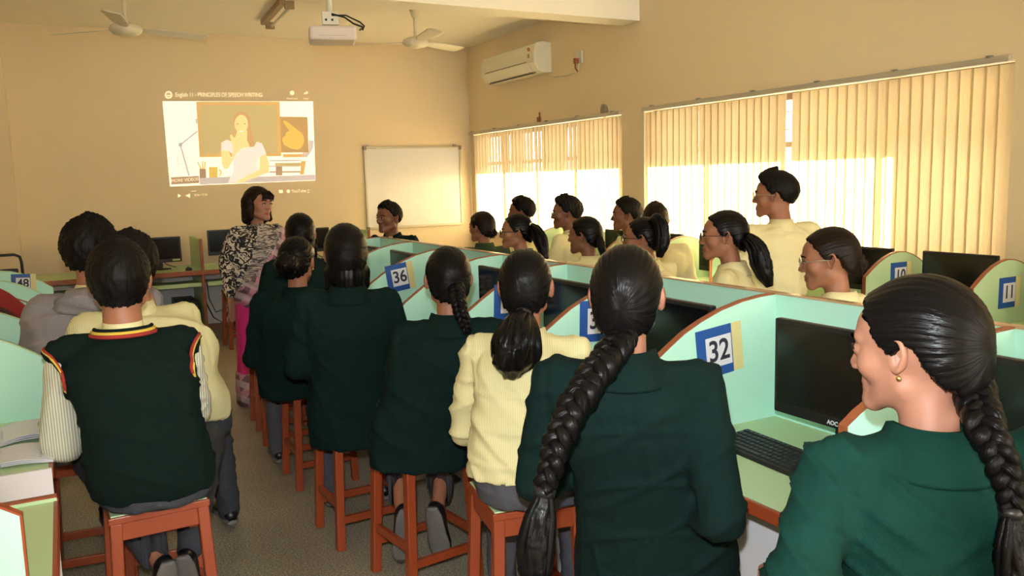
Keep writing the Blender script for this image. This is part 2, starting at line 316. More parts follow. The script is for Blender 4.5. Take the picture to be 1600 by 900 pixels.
tag(o, 'small brown bracket on the wall above the far window blind', 'bracket')

# ---- whiteboard
wb = empty('whiteboard', (3.83, FY, 1.01)); tag(wb, 'white writing board with metal frame on the front wall', 'whiteboard')
build('board_surface', MB().box((-.615, -.016, .01), (.615, -.004, .95)), mat('glossy_white_board', S(224, 224, 226), .18, coat=.4), wb)
fr = MB()
for a, b in (((-.63, -.026, -.01), (.63, -.002, .018)), ((-.63, -.026, .945), (.63, -.002, .97)), ((-.63, -.026, 0), (-.605, -.002, .96)), ((.605, -.026, 0), (.63, -.002, .96))): fr.box(a, b)
build('board_frame', fr, m_alum, wb, bevel=.003)
hk = MB().box((-.60, -.02, .965), (-.56, -.002, .99)).box((.53, -.02, .965), (.57, -.002, .995)); build('hanger', hk, m_steel, wb)
build('corner_cap', MB().box((-.637, -.03, .93), (-.60, -.001, .977)).box((.60, -.03, .93), (.637, -.001, .977)).box((-.637, -.03, -.017), (-.6, -.001, .02)), mat('grey_corner_plastic', S(140, 125, 110), .6), wb)

# ---- split air conditioner
ac = empty('air_conditioner', (W, 8.19, 2.64)); tag(ac, 'white split air conditioner high on the window wall', 'air conditioner')
prof = [(0, 0), (0, .31), (-.13, .315), (-.185, .29), (-.21, .2), (-.212, .1), (-.16, .02), (-.10, 0)]
b = MB(); b.prism(prof, lambda u, v, t: (u, -.615+1.23*t, v)); build('casing', b, m_acw, ac, bevel=.008)
b = MB(); b.prism([(-.213, .1), (-.217, .1), (-.17, .018), (-.166, .016)], lambda u, v, t: (u, -.50+1.03*t, v)); build('louvre', b, m_acw, ac)
build('air_slot', MB().box((-.150, -.5, .004), (-.112, .53, .012), ry=R_(-20)).box((-.2145, -.45, .112), (-.211, .5, .118)), mat('dark_slot', S(70, 62, 50), .7), ac)
st = build('rating_sticker', MB().tube([(-.205, -.50, .235), (-.2105, -.50, .233)], .024, 16).box((-.2150, -.515, .15), (-.209, -.487, .19)), mat('sticker_print', S(190, 130, 70), .6), ac); 
sw = empty('wall_socket', (W, 7.04, 2.72)); tag(sw, 'white wall socket with a plug and cable beside the air conditioner', 'socket')
build('socket_plate', MB().box((-.02, -.055, -.06), (0, .055, .06)), m_acw, sw, bevel=.005)
build('plug', MB().box((-.06, -.01, -.06), (-.02, .03, -.01)).tube([(-.05, .01, -.05), (-.05, .012, -.1), (-.03, 0, -.14)], .008, 8), m_edge, sw)
build('power_cable', MB().tube([(-.012, 0, -.06), (-.012, .02, -.13), (-.012, .25, -.15), (-.012, .5, -.13)], .006, 6), m_acw, sw, True)

# ---- ceiling fans
def fan(label, x, y, zh, angs, blades=.60):
    r = empty('ceiling_fan', (x, y, zh)); h = CZ-zh
    build('downrod', MB().tube([(0, 0, .03), (0, 0, h)], .013, 12), m_ivory, r, True)
    build('canopy', MB().tube([(0, 0, h), (0, 0, h-.02), (0, 0, h-.11), (0, 0, h-.13)], [.062, .058, .028, .016], 20), m_ivory, r, True)
    build('motor_housing', MB().tube([(0, 0, .055), (0, 0, .05), (0, 0, .03), (0, 0, 0), (0, 0, -.03), (0, 0, -.045)], [.03, .07, .115, .125, .10, .04], 28), m_ivory, r, True)
    for a in angs:
        a = R_(a); c, s = math.cos(a), math.sin(a); b = MB(); rings = []
        for t, wd in ((.10, .03), (.17, .035), (.20, .055), (.30, .065), (blades+.05, .075), (blades+.09, .06)):
            rg = []
            for q in range(10):
                th = q*2*PI/10; u = math.cos(th)*wd; v = math.sin(th)*.0035-u*.20
                rg.append((t*c-u*s, t*s+u*c, .01+v))
            rings.append(np.array(rg))
        b.loft(rings); build('blade', b, m_ivory, r, True)
    tag(r, label, 'ceiling fan', 'white ceiling fans'); return r
fan('white ceiling fan nearest the left wall, above and left of the projected video', .57, 7.40, 2.80, (258, 18, 138), .58)
fan('white ceiling fan right of the projector, hanging before the beam', 3.03, 7.42, 2.83, (265, 25, 145), .55)
m_bat = mat('dull_brown_enamel', S(168, 146, 114), .5)
# ---- tube light
tl_ = empty('tube_light', (1.92, 8.12, CZ)); tl_.rotation_euler = (0, 0, R_(-3)); tag(tl_, 'unlit tube light batten fixed to the ceiling', 'tube light')
build('batten', MB().box((-.055, -.52, -.05), (.0, .52, 0)), m_bat, tl_, bevel=.004)
build('tube', MB().tube([(.045, -.48, -.06), (.045, .48, -.06)], .014, 14), m_acw, tl_, True)
build('end_holder', MB().box((-.01, -.53, -.085), (.075, -.49, -.02)), m_bat, tl_, bevel=.004); build('end_holder', MB().box((-.01, .49, -.085), (.075, .53, -.02)), m_bat, tl_, bevel=.004)
# ---- projector
pj = empty('ceiling_projector', (1.88, 6.22, 2.59)); pj.rotation_euler = (0, 0, R_(-14)); tag(pj, 'white projector hanging from the ceiling on a pole', 'projector')
m_pj = mat('warm_white_plastic', S(226, 214, 206), .45)
build('projector_body', MB().box((-.17, -.14, 0), (.17, .14, .105)), m_pj, pj, bevel=.02)
build('lens', MB().tube([(-.08, .135, .05), (-.08, .175, .05)], [.036, .032], 20).tube([(-.08, .175, .05), (-.08, .172, .05)], [.03, .027], 20), m_black, pj, True)
build('vent_panel', MB().box((-.1705, -.09, .02), (-.169, .09, .085)).box((-.10, -.142, .03), (.10, -.139, .034)), mat('beige_plastic', S(200, 186, 172), .5), pj)
build('mount_bracket', MB().box((-.07, -.05, .125), (.05, .05, .215)).box((-.15, -.008, .108), (.13, .008, .122)).box((-.15, -.1, .108), (-.135, .1, .116)).box((.115, -.1, .108), (.13, .1, .116)), m_acw, pj, bevel=.006)
build('mount_pole', MB().tube([(-.01, 0, .2), (-.01, 0, CZ-2.59)], .022, 16), m_acw, pj, True)
build('mount_screw', MB().box((-.05, -.056, .15), (-.035, -.05, .165)).box((-.005, -.056, .15), (.01, -.05, .165)), m_black, pj)
build('signal_cable', MB().tube([(.0, -.05, .2), (.09, -.09, .17), (.15, -.12, .12), (.22, -.1, .10), (.2, -.04, .09)], .007, 7).tube([(.0, -.05, .19), (.1, -.06, .19), (.2, -.08, .14), (.23, -.09, .11), (.215, -.09, .08)], .006, 7), m_black, pj, True)

# ---- projected video: a lit picture lying on the wall
def SP(cx, cy, y=FY-.004): return aty(cx/4.736+230, cy/4.736+130, y)
pv = empty('projected_video', (1.83, FY, 1.58)); tag(pv, 'projected video of a woman before a chalkboard, cast on the front wall', 'projected picture')
def lit(name, r, g, b, s=.62):
    s = s*1.1; r, g, b = (r+(226-r)*.25, g+(204-g)*.25, b+(160-b)*.25) if r < 238 else (r, g, b)
    c = S(r, g, b); m = mat(name, c, .8); p = m.node_tree.nodes['Principled BSDF']; p.inputs['Emission Color'].default_value = c; p.inputs['Emission Strength'].default_value = s; return m
def flat(name, poly, m, lay, par=None):
    y0, y1 = FY-.0012-lay*.0010, FY-.0022-lay*.0010; off = np.array([1.83, FY, 1.58]); b = MB()
    b.prism(poly, lambda u, v, t: SP(u, v, y1 if t else y0)-off); return build(name, b, m, par or pv)
def circ(cx, cy, rx, ry=None, n=20, a0=0, a1=360): return [(cx+rx*math.cos(R_(a0+(a1-a0)*i/n)), cy+(ry or rx)*math.sin(R_(a0+(a1-a0)*i/n))) for i in range(n)]
def line(p, q, w_): dx, dy = q[0]-p[0], q[1]-p[1]; L = math.hypot(dx, dy); nx, ny = -dy/L*w_/2, dx/L*w_/2; return [(p[0]+nx, p[1]+ny), (q[0]+nx, q[1]+ny), (q[0]-nx, q[1]-ny), (p[0]-nx, p[1]-ny)]
L_w = lit('light_white', 240, 240, 222, .6); L_o = lit('light_orange', 226, 180, 104, .35); L_g = lit('light_khaki', 204, 186, 128, .32); L_y = lit('light_yellow', 226, 188, 84, .42); L_b = lit('light_lilac', 196, 190, 200, .4)
L_sk = lit('light_skin', 238, 212, 150, .5); L_h = lit('light_auburn', 214, 172, 118, .3); L_p = lit('light_pink', 236, 220, 222, .55); L_br = lit('light_tan', 204, 164, 106, .25); L_m = lit('light_mauve', 186, 152, 128, .25); L_t = lit('light_caption', 242, 228, 190, .6)
flat('video_background', [(113, 133), (1226, 135), (1246, 720), (168, 765)], L_w, 0)
flat('chalkboard_frame', [(362, 137), (980, 137), (993, 540), (388, 548)], L_o, 1); flat('chalkboard', [(388, 160), (955, 162), (968, 518), (405, 526)], L_g, 2)
flat('dark_picture', [(982, 247), (1186, 250), (1195, 512), (992, 514)], L_br, 1)
fing = flat('pointing_hand', [(1003, 285), (1018, 277), (1032, 282), (1112, 345)]+circ(1105, 420, 56, 72, 12, -75, 110)+[(1060, 482), (1040, 470), (1014, 458), (1000, 430), (1002, 400), (1022, 390), (1028, 362), (1052, 352)], L_y, 2)
flat('dress', [(548, 440), (590, 418), (640, 440), (690, 470), (730, 474), (790, 470), (812, 432), (850, 446), (880, 520), (832, 548), (812, 600), (860, 672), (700, 735), (600, 735), (640, 640), (628, 520), (598, 500), (548, 500)], L_p, 4)
flat('long_hair', circ(700, 280, 62, 70, 16, 180, 370)+[(768, 330), (800, 470), (800, 488), (745, 470), (738, 380), (655, 380), (640, 300)], L_h, 3)
flat('face', circ(696, 302, 50, 68, 20), L_sk, 5); flat('neck', [(668, 350), (740, 350), (738, 420), (760, 470), (690, 480), (640, 440)], L_sk, 4)
flat('raised_arm', [(548, 500), (600, 498), (625, 560), (640, 500), (612, 390), (622, 380), (640, 402), (700, 390), (740, 440), (735, 470), (690, 490), (660, 520), (600, 632), (570, 638), (552, 600)], L_sk, 6)
flat('folded_arm', [(832, 548), (880, 522), (905, 600), (900, 660), (700, 735), (660, 738), (680, 716), (830, 640)], L_sk, 6)
for c in (668, 722): flat('eye', circ(c, 300, 8, 4, 8), L_m, 6)
flat('mouth', circ(696, 352, 20, 9, 12, 0, 180), lit('light_teeth', 246, 240, 220, .7), 6)
flat('desk_top', [(388, 700), (640, 690), (870, 690), (1240, 676), (1246, 716), (390, 750)], L_b, 2)
flat('mug', [(456, 620), (522, 620), (520, 698), (460, 698)], L_y, 3); flat('mug_handle', circ(528, 662, 24, 26, 14, -90, 90)+circ(528, 662, 14, 16, 14, -90, 90)[::-1], L_y, 3)
flat('pencil_cup', [(386, 632), (434, 634), (436, 700), (388, 702)], L_m, 3)
for a, b in (((400, 635), (372, 582)), ((412, 635), (410, 575)), ((422, 635), (430, 580))): flat('pencil', line(a, b, 9), L_y, 3)
for k, (y, x0, x1, mm) in enumerate(((525, 1005, 1170, L_o), (568, 905, 1140, L_b), (590, 945, 1170, L_g), (610, 890, 1130, L_b), (652, 905, 1150, L_m))): flat('book', [(x0, y), (x1, y-2), (x1, y+(22 if k in (0, 2) else 9)), (x0, y+(24 if k in (0, 2) else 10))], mm, 3)
flat('book_spine', [(952, 615), (1000, 615), (1000, 682), (952, 682)], L_m, 4); flat('book_spine', [(1140, 575), (1176, 575), (1158, 676), (1130, 676)], L_o, 4)
flat('grey_speaker', [(1198, 420), (1233, 425), (1228, 480), (1205, 520), (1180, 550), (1140, 548), (1150, 512), (1195, 512)], L_b, 3)
for a, b, w_ in (((245, 455), (372, 355), 12), ((245, 455), (310, 685), 12), ((362, 262), (372, 300), 18), ((222, 545), (345, 545), 4), ((222, 565), (340, 585), 4), ((228, 598), (350, 604), 4), ((232, 625), (355, 628), 4), ((224, 535), (230, 625), 5)): flat('desk_lamp_line', line(a, b, w_), L_b, 2)
flat('desk_lamp_joint', circ(245, 455, 15), lit('light_violet', 170, 165, 196, .4), 3)
flat('more_box', [(176, 696), (382, 686), (385, 738), (178, 750)], L_m, 3)
flat('channel_logo', circ(158, 87, 28), L_t, 0); flat('channel_crest', circ(158, 87, 18), L_g, 1); flat('channel_line', line((142, 92), (174, 92), 8), L_t, 2)
flat('clock_icon', circ(1072, 72, 16), L_t, 0); flat('share_icon', [(1158, 84), (1164, 70), (1176, 66), (1176, 58), (1194, 70), (1176, 82), (1176, 75)], L_t, 0)
flat('play_icon', [(228, 820), (250, 832), (228, 846)], lit('light_icon', 250, 244, 215, .6), 0); flat('volume_icon', [(288, 828), (300, 826), (316, 816), (316, 848), (300, 838), (288, 838)], L_t, 0)
flat('subtitle_icon', [(975, 790), (1003, 790), (1003, 812), (975, 812)], L_t, 0); flat('gear_icon', circ(1044, 800, 12), L_t, 0); flat('progress_line', line((325, 800), (362, 797), 4), L_t, 0)
def wtext(name, s, cx, cy, h, m, lay=0, tilt=0, align='LEFT', sx=1.0):
    o = SP(cx, cy, FY-.0022-lay*.001)-np.array([1.83, FY, 1.58]); a = R_(tilt)
    return text(name, s, h, basis((math.cos(a), 0, math.sin(a)), (-math.sin(a), 0, math.cos(a)), (0, -1, 0), o), m, pv, .0004, align, 0.0, sx)
wtext('video_title', 'English 11 - PRINCIPLES OF SPEECH WRITING', 207, 86, .062, L_t, 0, 1.2, sx=.74)
wtext('caption', 'MORE VIDEOS', 280, 717, .046, L_t, 5, 3, 'CENTER', .95); wtext('video_site_name', 'YouTube', 1122, 798, .05, L_t, 0, 1, 'CENTER', .9)
wtext('caption', 'Watch later', 1072, 114, .026, L_t, 0, 1, 'CENTER'); wtext('caption', 'Share', 1174, 114, .026, L_t, 0, 1, 'CENTER'); wtext('caption', '0:16 / 17:16', 350, 828, .034, L_t, 0, 0, 'LEFT', .8)
flat('fullscreen_icon', line((1185, 790), (1200, 790), 4), L_t, 0); flat('fullscreen_icon', line((1185, 808), (1200, 808), 4), L_t, 0)

# ================================================================== FURNITURE
def plate(root, loc, num, ry, wdt=.2, hgt=.165, mirror=False, yoff=0):     # a card facing -y, children of root
    ex = np.array((math.cos(ry), 0, math.sin(ry))); ez = np.array((-math.sin(ry), 0, math.cos(ry))); o = np.array(loc, float)
    def bx(u0, v0, u1, v1, d0, d1): 
        b = MB(); b.prism([(u0, v0), (u1, v0), (u1, v1), (u0, v1)], lambda u, v, t: o+ex*u+ez*v+np.array((0, -(d1 if t else d0), 0))); return b
    h, k = wdt/2, hgt/2
    pl = build('number_plate', bx(-h, -k, h*.55, k, 0, .003), m_blue, root)
    build('cream_strip', bx(h*.55, -k*.98, h, k, 0, .0028), m_yel, pl)
    build('number_card', bx(-h*.62, -k*.62, h*.5, k*.62, .003, .0042), m_paper, pl)
    text('number', num, hgt*.60, basis(ex, ez, (0, -1, 0), o+ex*(-h*.06)+np.array((0, -.0046, 0))), m_ink, pl, .0004, 'CENTER', .0016, .92)
    return pl
QP = [(0, .91), (.04, .945), (.09, .98), (.15, 1.02), (.21, 1.058), (.28, 1.09), (.36, 1.118), (.45, 1.138), (.53, 1.147), (.6, 1.15)]
AP = [(0, .945), (.05, .98), (.10, 1.012), (.16, 1.042), (.22, 1.062), (.28, 1.07), (.34, 1.065), (.40, 1.048), (.46, 1.02), (.51, .988), (.56, .955)]
def carrel(name, loc, sx, y0, y1, prof, D, ydiv, label, group, mt, back=None, num=None, plx=.3, plz=.97, pt=0, mirror=False, endpanel=None, edge=None):
    r = empty(name, loc); edge = edge or m_edge; X = lambda a: a*sx      # local: front edge at 0, depth along sx
    def bb(a, b, z0, z1, c, d): return ((min(X(a), X(b)), c, z0), (max(X(a), X(b)), d, z1))
    build('worktop', MB().box(*bb(.008, D, .712, .735, y0, y1)), m_mint2, r)
    build('front_edge', MB().box(*bb(-.004, .010, .700, .7355, y0, y1)), m_red, r, bevel=.003)
    poly = [(0.0, .735), (D, .735)]+[(u, z) for u, z in prof[::-1]]
    b = MB(); b.prism([(u, z) for u, z in poly], lambda u, v, t: (X(u), ydiv+(.009 if t else -.009), v)); dv = build('divider', b, mt, r)
    e = MB(); pr = [(0, .735)]+prof; 
    off = [(-.004, .735)]
    for i, (u, z) in enumerate(prof):
        a_, c_ = pr[max(i, 0)], pr[min(i+2, len(pr)-1)]; dx, dz = c_[0]-a_[0], c_[1]-a_[1]; L = math.hypot(dx, dz); off.append((u-dz/L*.005, z+dx/L*.005))
    for i in range(len(pr)-1):
        q = [pr[i], pr[i+1], off[i+1], off[i]]
        e.prism(q, lambda u, v, t: (X(u), ydiv+(.0105 if t else -.0105), v))
    build('edge_band', e, edge, dv)
    if back:
        build('back_panel', MB().box(*bb(D, D+.018, .0, back, y0, y1)), mt, r)
        build('top_edge', MB().box(*bb(D-.006, D+.026, back, back+.006, y0, y1)), m_top, r)
    lg = MB().box(*bb(.05, D, 0, .712, ydiv-.009, ydiv+.009)); build('side_panel', lg, m_white, r)
    build('modesty_panel', MB().box(*bb(.20, .218, .06, .68, y0+.01, y1-.01)), m_white, r)
    if endpanel is not None: build('end_panel', MB().box(*bb(.0, D, 0, .735, endpanel-.012, endpanel)), m_white, r)
    if num: sz = {'48': .135, '36': .172, '32': .188}.get(num, .18); plate(r, (X(plx), ydiv-.0095, plz), num, R_(pt), sz, .12 if num == '48' else .16)
    return tag(r, label, 'computer carrel', group)
YC = 2.0; XC = 1.46
QN = [(0, 1.0)]+[(u, 1.0+.15*((z-.91)/.24)) for u, z in QP[1:]]
for k in range(-2, 7):
    yd = YC+.65*k if k != -1 else 1.21; num = str(32+k) if k >= 0 else None; L = 'mint green carrel of the centre row whose divider carries number %s' % num
    if k == -1: L = 'centre row carrel in front of the girl with the braid at the right edge'
    if k == -2: L = 'nearest centre row carrel at the lower right corner of the photo'
    if k in (5, 6): L = ['carrel of the centre row next beyond the one numbered 36', 'last carrel of the centre row, nearest the whiteboard'][k-5]
    if k == 3: L = 'centre row carrel next before the one numbered 36, mostly hidden by the girls'
    if k in (1, 2): L = ['centre row carrel just beyond number 32, its blue card half hidden by the long-braid girl', 'centre row carrel whose blue card peeks out left of the ponytail girl in yellow'][k-1]
    if k in (1, 2, 5, 6): num = str(32+k) if k in (1, 2) else None
    carrel('computer_carrel', (XC, yd, 0), 1, -.79 if k == 0 else -.51 if k == -1 else -.65, 0, QN if k == -1 else QP, .60, 0, L, 'mint carrels of the centre row', m_mint, 1.15, num if k != 3 else '35', .335 if k == 1 else .26 if k == 4 else .30 if k else .355, 1.0 if k else .99, (6, -2, -3, 0, 8)[k] if 0 <= k <= 4 else 0, edge=m_edge)
for k in range(-1, 8):
    yd = 2.56+.64*k
    num = {0: '11', 1: '10'}.get(k)
    L = {0: 'window side carrel with arched divider numbered 11', 1: 'window side carrel with arched divider numbered 10', -1: 'window side carrel nearest the camera, past the right edge', 2: 'window side carrel behind the girl with the ponytail and tie', 3: 'window side carrel behind the girl in glasses with high ponytail', 4: 'window side carrel just before the pier between the windows', 5: 'window side carrel beyond the pier, behind the boy in glasses', 6: 'window side carrel second from the front wall', 7: 'window side carrel nearest the front wall'}[k]
    carrel('computer_carrel', (4.0, yd, 0), 1, -.64, 0, AP, .56, 0, L, 'arched carrels along the windows', m_mint2 if True else m_mint, 0.86, num, .30, .93 if num == '10' else .90, 0)
LEFTL = ['left row carrel at the aisle end, with papers on it', 'left row carrel just before the maroon bag', 'left row carrel holding the maroon bag', 'left row carrel hidden behind the hooded boy', 'left row carrel whose arched divider is numbered 48']
for i, yd in enumerate((3.42, 4.07, 4.72, 5.37, 6.02)):
    carrel('computer_carrel', (-.09, yd, 0), -1, -.65, 0, AP, .56, 0, LEFTL[i], 'arched carrels of the left row', m_mint, 0.9, '48' if i == 4 else None, .155, .985, -3, endpanel=-.65 if i == 0 else None, edge=m_mint2 if i != 2 else m_edge)
carrel('computer_carrel', (-.118, 1.78, 0), -1, -.65, 0, AP, .56, 0, 'near left carrel divider with red-brown edge at the lower left corner', 'carrels at the lower left corner', m_mint, 0.9, None, edge=m_red)
carrel('computer_carrel', (-.075, 2.46, 0), -1, -.68, 0, [(0, .745), (.56, .745)], .56, 0, 'pale green worktop seen past the lower left divider', 'carrels at the lower left corner', m_mint2, 0.9, None, edge=m_red)

def monitor(loc, rz, label, group, w_=.44, h=.285, z0=.10, sticker=False, logo=False, tilt=0, cat='monitor'):
    r = empty('computer_monitor', loc, rz)                              # local: screen faces -y
    build('stand_base', MB().tube([(0, .02, 0), (0, .02, .008), (0, .02, .014)], [.105, .10, .03], 28, flat=.75), m_black, r, True)
    build('stand_neck', MB().box((-.028, .03, .008), (.028, .05, z0+.08)), m_black, r, bevel=.005)
    T = lambda mb: mb
    b = MB(); b.box((-w_/2, -.012, z0), (w_/2, .014, z0+h)); b.box((-w_*.32, .014, z0+.05), (w_*.32, .032, z0+h*.75)); cs = build('casing', b, m_black, r, bevel=.005)
    build('display', MB().box((-w_/2+.014, -.0135, z0+.034), (w_/2-.014, -.0125, z0+h-.015)), m_screen, r)
    if logo: text('maker_mark', 'AOC', .017, basis((1, 0, 0), (0, 0, 1), (0, -1, 0), (0.0, -.0126, z0+.015)), m_logo, r, .0003, 'CENTER', .0006)
    if sticker: build('sticker', MB().box((w_*.28, -.0145, z0+.012), (w_*.46, -.0125, z0+.03)), m_yel, r)
    build('cable', MB().tube([(.0, .03, z0+.05), (.06, .07, z0-.02), (.12, .08, .02), (.16, .10, .008)], .004, 6), m_black, r, True)
    return tag(r, label, cat, group)
NM = {-2: 'black monitor in the nearest centre carrel, at the lower right corner', -1: 'black monitor seen past the braid at the right edge', 0: 'black monitor beside the keyboard in the carrel numbered 32', 1: 'black monitor just beyond divider 32, seen past the long-braid girl', 2: 'black monitor of the centre row right of the ponytail girl in yellow', 3: 'black monitor between the braided girl and the ponytail girl in yellow', 4: 'black monitor seen through the carrel numbered 36', 5: 'black monitor in the centre carrel beyond number 36', 6: 'black monitor in the last centre carrel by the front'}
for k in range(-2, 7): monitor((1.86, YC+.65*k-.43 if k in (0, ) else YC+.65*k-.36-(.05 if k < 0 else 0), .735), R_(-90), NM[k], 'black monitors of the centre row', logo=(k == 0))
for k in range(-1, 8):
    monitor((4.36, 2.56+.64*k-.33, .735), R_(-90), {0: 'black monitor at the window between dividers 10 and 11, before it', 1: 'black monitor at the window just left of divider 10'}.get(k, ['black monitor past divider 11 out at the right edge', '', '', 'black monitor at the window behind the seated girl with clipped hair', 'black monitor at the window right of the pier', 'black monitor at the window left of the boy with a moustache', 'black monitor by the window behind the boy in glasses', 'black monitor at the window second from the front wall', 'black monitor at the window nearest the front wall'][k+1]), 'black monitors along the windows', z0=.075, h=.27)
# keyboards and mice
def keyboard(loc, rz, label, group, full=True):
    r = empty('keyboard', loc, rz); b = MB(); b.prism([(-.075, 0), (.075, 0), (.075, .024), (-.07, .013)], lambda u, v, t: (-.225+.45*t, u, v)); build('keyboard_body', b, m_black, r, bevel=.004)
    kb = MB()
    if full:
        for row in range(6):
            y = .056-row*.0205-(.004 if row else 0); z = .0225-(row*.0018)
            x = -.213
            while x < .21:
                wk = .0165
                if row == 5 and -.14 < x < -.05: wk = .11
                if -.018+.105 < x < .112 or (.165-.035 < x < .137 and row == 99): x += .006; continue
                if row == 4 and x > .115 and x < .13: pass
                kb.box((x, y-.008, z-.003), (x+wk, y+.008, z+.0045)); x += wk+.0028
        build('keys', kb, m_key, r, bevel=.0015)
    return tag(r, label, 'keyboard', group)
keyboard((1.745, 1.66, .735), R_(-90-3), 'black keyboard lying in front of the monitor in carrel 32', 'black keyboards on the carrels')
for k, l in ((1, 'black keyboard in the carrel just beyond number 32'), (2, 'black keyboard in the carrel hidden by the ponytail girl')): keyboard((1.70, YC+.65*k-.33, .735), R_(-90), l, 'black keyboards on the carrels', False)
def mouse(loc, rz, label):
    r = empty('computer_mouse', loc, rz); V, F = vox(MB().ball((0, 0, .004), (.03, .052, .03)).box((-.04, -.06, -.05), (.04, .06, -.048)), .004, 2)
    keep = MB().ball((0, 0, .006), (.029, .052, .026), 18); V, F = keep.data(); V[:, 2] = np.maximum(V[:, 2], 0); link('mouse_shell', V, F, m_black, r, True)
    build('scroll_wheel', MB().tube([(-.004, .03, .026), (.004, .03, .026)], .006, 10), m_key, r, True)
    build('mouse_cable', MB().tube([(0, .05, .008), (.01, .09, .004), (.05, .13, .004), (.04, .17, .004)], .002, 6), m_black, r, True); return tag(r, label, 'mouse')
mouse((1.50, 1.27, .735), R_(-75), 'black mouse at the desk edge left of the girl at the right')
mouse((1.06, 8.72, .745), R_(10), 'black mouse beside the monitor on the front wall desk')

# front wall desks
def front_desk(x0, x1, label, up=True):
    r = empty('computer_desk', (x1, 8.62, 0)); w_ = x1-x0
    build('worktop', MB().box((-w_, 0, .725), (-.02, .74, .745)), m_mint2, r); build('front_edge', MB().box((-w_, -.012, .700), (-.02, .004, .746)), m_edge, r, bevel=.003)
    build('keyboard_tray', MB().box((-w_+.03, .02, .60), (-.03, .36, .615)).box((-w_+.03, .012, .585), (-.03, .022, .625)), m_mint2, r)
    build('upright_panel', MB().box((-.02, 0, 0), (0, .74, 1.05)), m_mint2, r); build('upright_edge', MB().box((-.024, -.012, 0), (.004, .002, 1.055)), m_edge, r, bevel=.003)
    build('rear_panel', MB().box((-w_, .70, .1), (-.02, .715, .72)), m_white, r)
    return tag(r, label, 'desk', 'computer desks against the front wall')
front_desk(.33, 1.185, 'front wall desk left of the teacher, with monitor, tray and mouse'); front_desk(1.185, 2.04, 'front wall desk behind the teacher'); front_desk(-.36, .33, 'front wall desk behind the hooded boy'); front_desk(2.04, 2.9, 'front wall desk behind the seated boys, below the whiteboard')
monitor((.83, 9.0, .745), R_(2), 'black monitor with a small yellow sticker on the front wall desk', 'monitors on the front wall desks', w_=.41, h=.255, z0=.07, sticker=True)
monitor((1.50, 9.0, .745), R_(0), 'black monitor half hidden behind the teacher', 'monitors on the front wall desks', w_=.41, h=.26, z0=.11)
monitor((2.36, 9.0, .745), R_(0), 'black monitor on the front wall desk between the teacher and the whiteboard', 'monitors on the front wall desks', w_=.41, h=.26, z0=.08)
pc = empty('computer_tower', (1.02, 8.95, 0)); tag(pc, 'black computer tower under the front wall desk', 'computer')
build('tower_case', MB().box((-.1, -.2, .02), (.1, .2, .44)), m_black, pc, bevel=.006); build('drive_bay', MB().box((-.085, -.206, .33), (.085, -.199, .42)), m_key, pc, bevel=.003)
build('feet', MB().box((-.09, -.18, 0), (-.06, .18, .022)).box((.06, -.18, 0), (.09, .18, .022)), m_black, pc)
cb = build('cable_bundle', MB().tube([(.0, 0, .6), (.03, -.03, .35), (.09, -.02, .2), (.2, 0, .12), (.26, 0, .3), (.27, 0, .55)], .006, 6).tube([(.05, 0, .6), (.06, -.02, .4), (.12, 0, .25), (.3, 0, .3), (.4, 0, .28)], .005, 6).tube([(.35, 0, .6), (.33, 0, .4), (.25, 0, .17), (.4, 0, .12)], .006, 6), m_black, None, True); cb.location = (1.22, 9.1, 0)
tag(cb, 'black cables hanging below the front wall desk beside the teacher', 'cable')

def stool(loc, rz, label, group='wooden stools in the computer room', h=.555, s=.30, sp=.02):
    r = empty('wooden_stool', (loc[0], loc[1], 0), rz); a = s/2-.022; b_ = a+sp
    build('seat_frame', MB().box((-s/2, -s/2, h-.028), (s/2, s/2, h-.004)), m_red, r, bevel=.004); build('seat_top', MB().box((-s/2+.008, -s/2+.008, h-.006), (s/2-.008, s/2-.008, h)), m_mint2, r, bevel=.002)
    for sx in (-1, 1):
        for sy in (-1, 1): build('leg', MB().beam((sx*b_, sy*b_, 0), (sx*a, sy*a, h-.026), .036, .036), m_red, r, bevel=.004)
    ap = MB(); q = a+.002
    for sg in (-1, 1): ap.box((-q, sg*q-.010, h-.085), (q, sg*q+.010, h-.028)); ap.box((sg*q-.010, -q, h-.085), (sg*q+.010, q, h-.028))
    build('apron', ap, m_red, r, bevel=.002)
    for sg in (-1, 1):
        t1, t2 = .13, .19; w1 = a+sp*(1-t1/h); w2 = a+sp*(1-t2/h)
        build('stretcher', MB().box((-w1, sg*w1-.010, t1-.016), (w1, sg*w1+.010, t1+.016)), m_red, r, bevel=.002)
        build('stretcher', MB().box((sg*w2-.010, -w2, t2-.016), (sg*w2+.010, w2, t2+.016)), m_red, r, bevel=.002)
    return tag(r, label, 'stool', group)
stool((1.47, 8.36), R_(2), 'brown wooden stool standing empty before the front wall desk by the teacher')
bag = empty('bag', (-.33, 4.36, .735)); tag(bag, 'maroon cloth bag with dark piping on the left row desk', 'bag')
bb_ = MB().ball((-.02, 0, .15), (.22, .13, .255), 20).ball((.12, 0, .09), (.14, .12, .13), 16); V, F = vox(bb_, .014, 8); V[:, 2] = np.maximum(V[:, 2], 0.0); V += .006*np.sin(V[:, [1, 2, 0]]*38)
m_bag = mat('maroon_cloth', S(140, 24, 32), .8, bump=.3, bscale=150, var=.15); link('bag_body', V, F, m_bag, bag, True)
th = np.linspace(0, PI, 24); build('piping', MB().tube([(math.cos(t)*.20-.01, -.115, .03+math.sin(t)*.30) for t in th], .010, 8), mat('dark_piping', S(60, 14, 20), .7), bag, True)
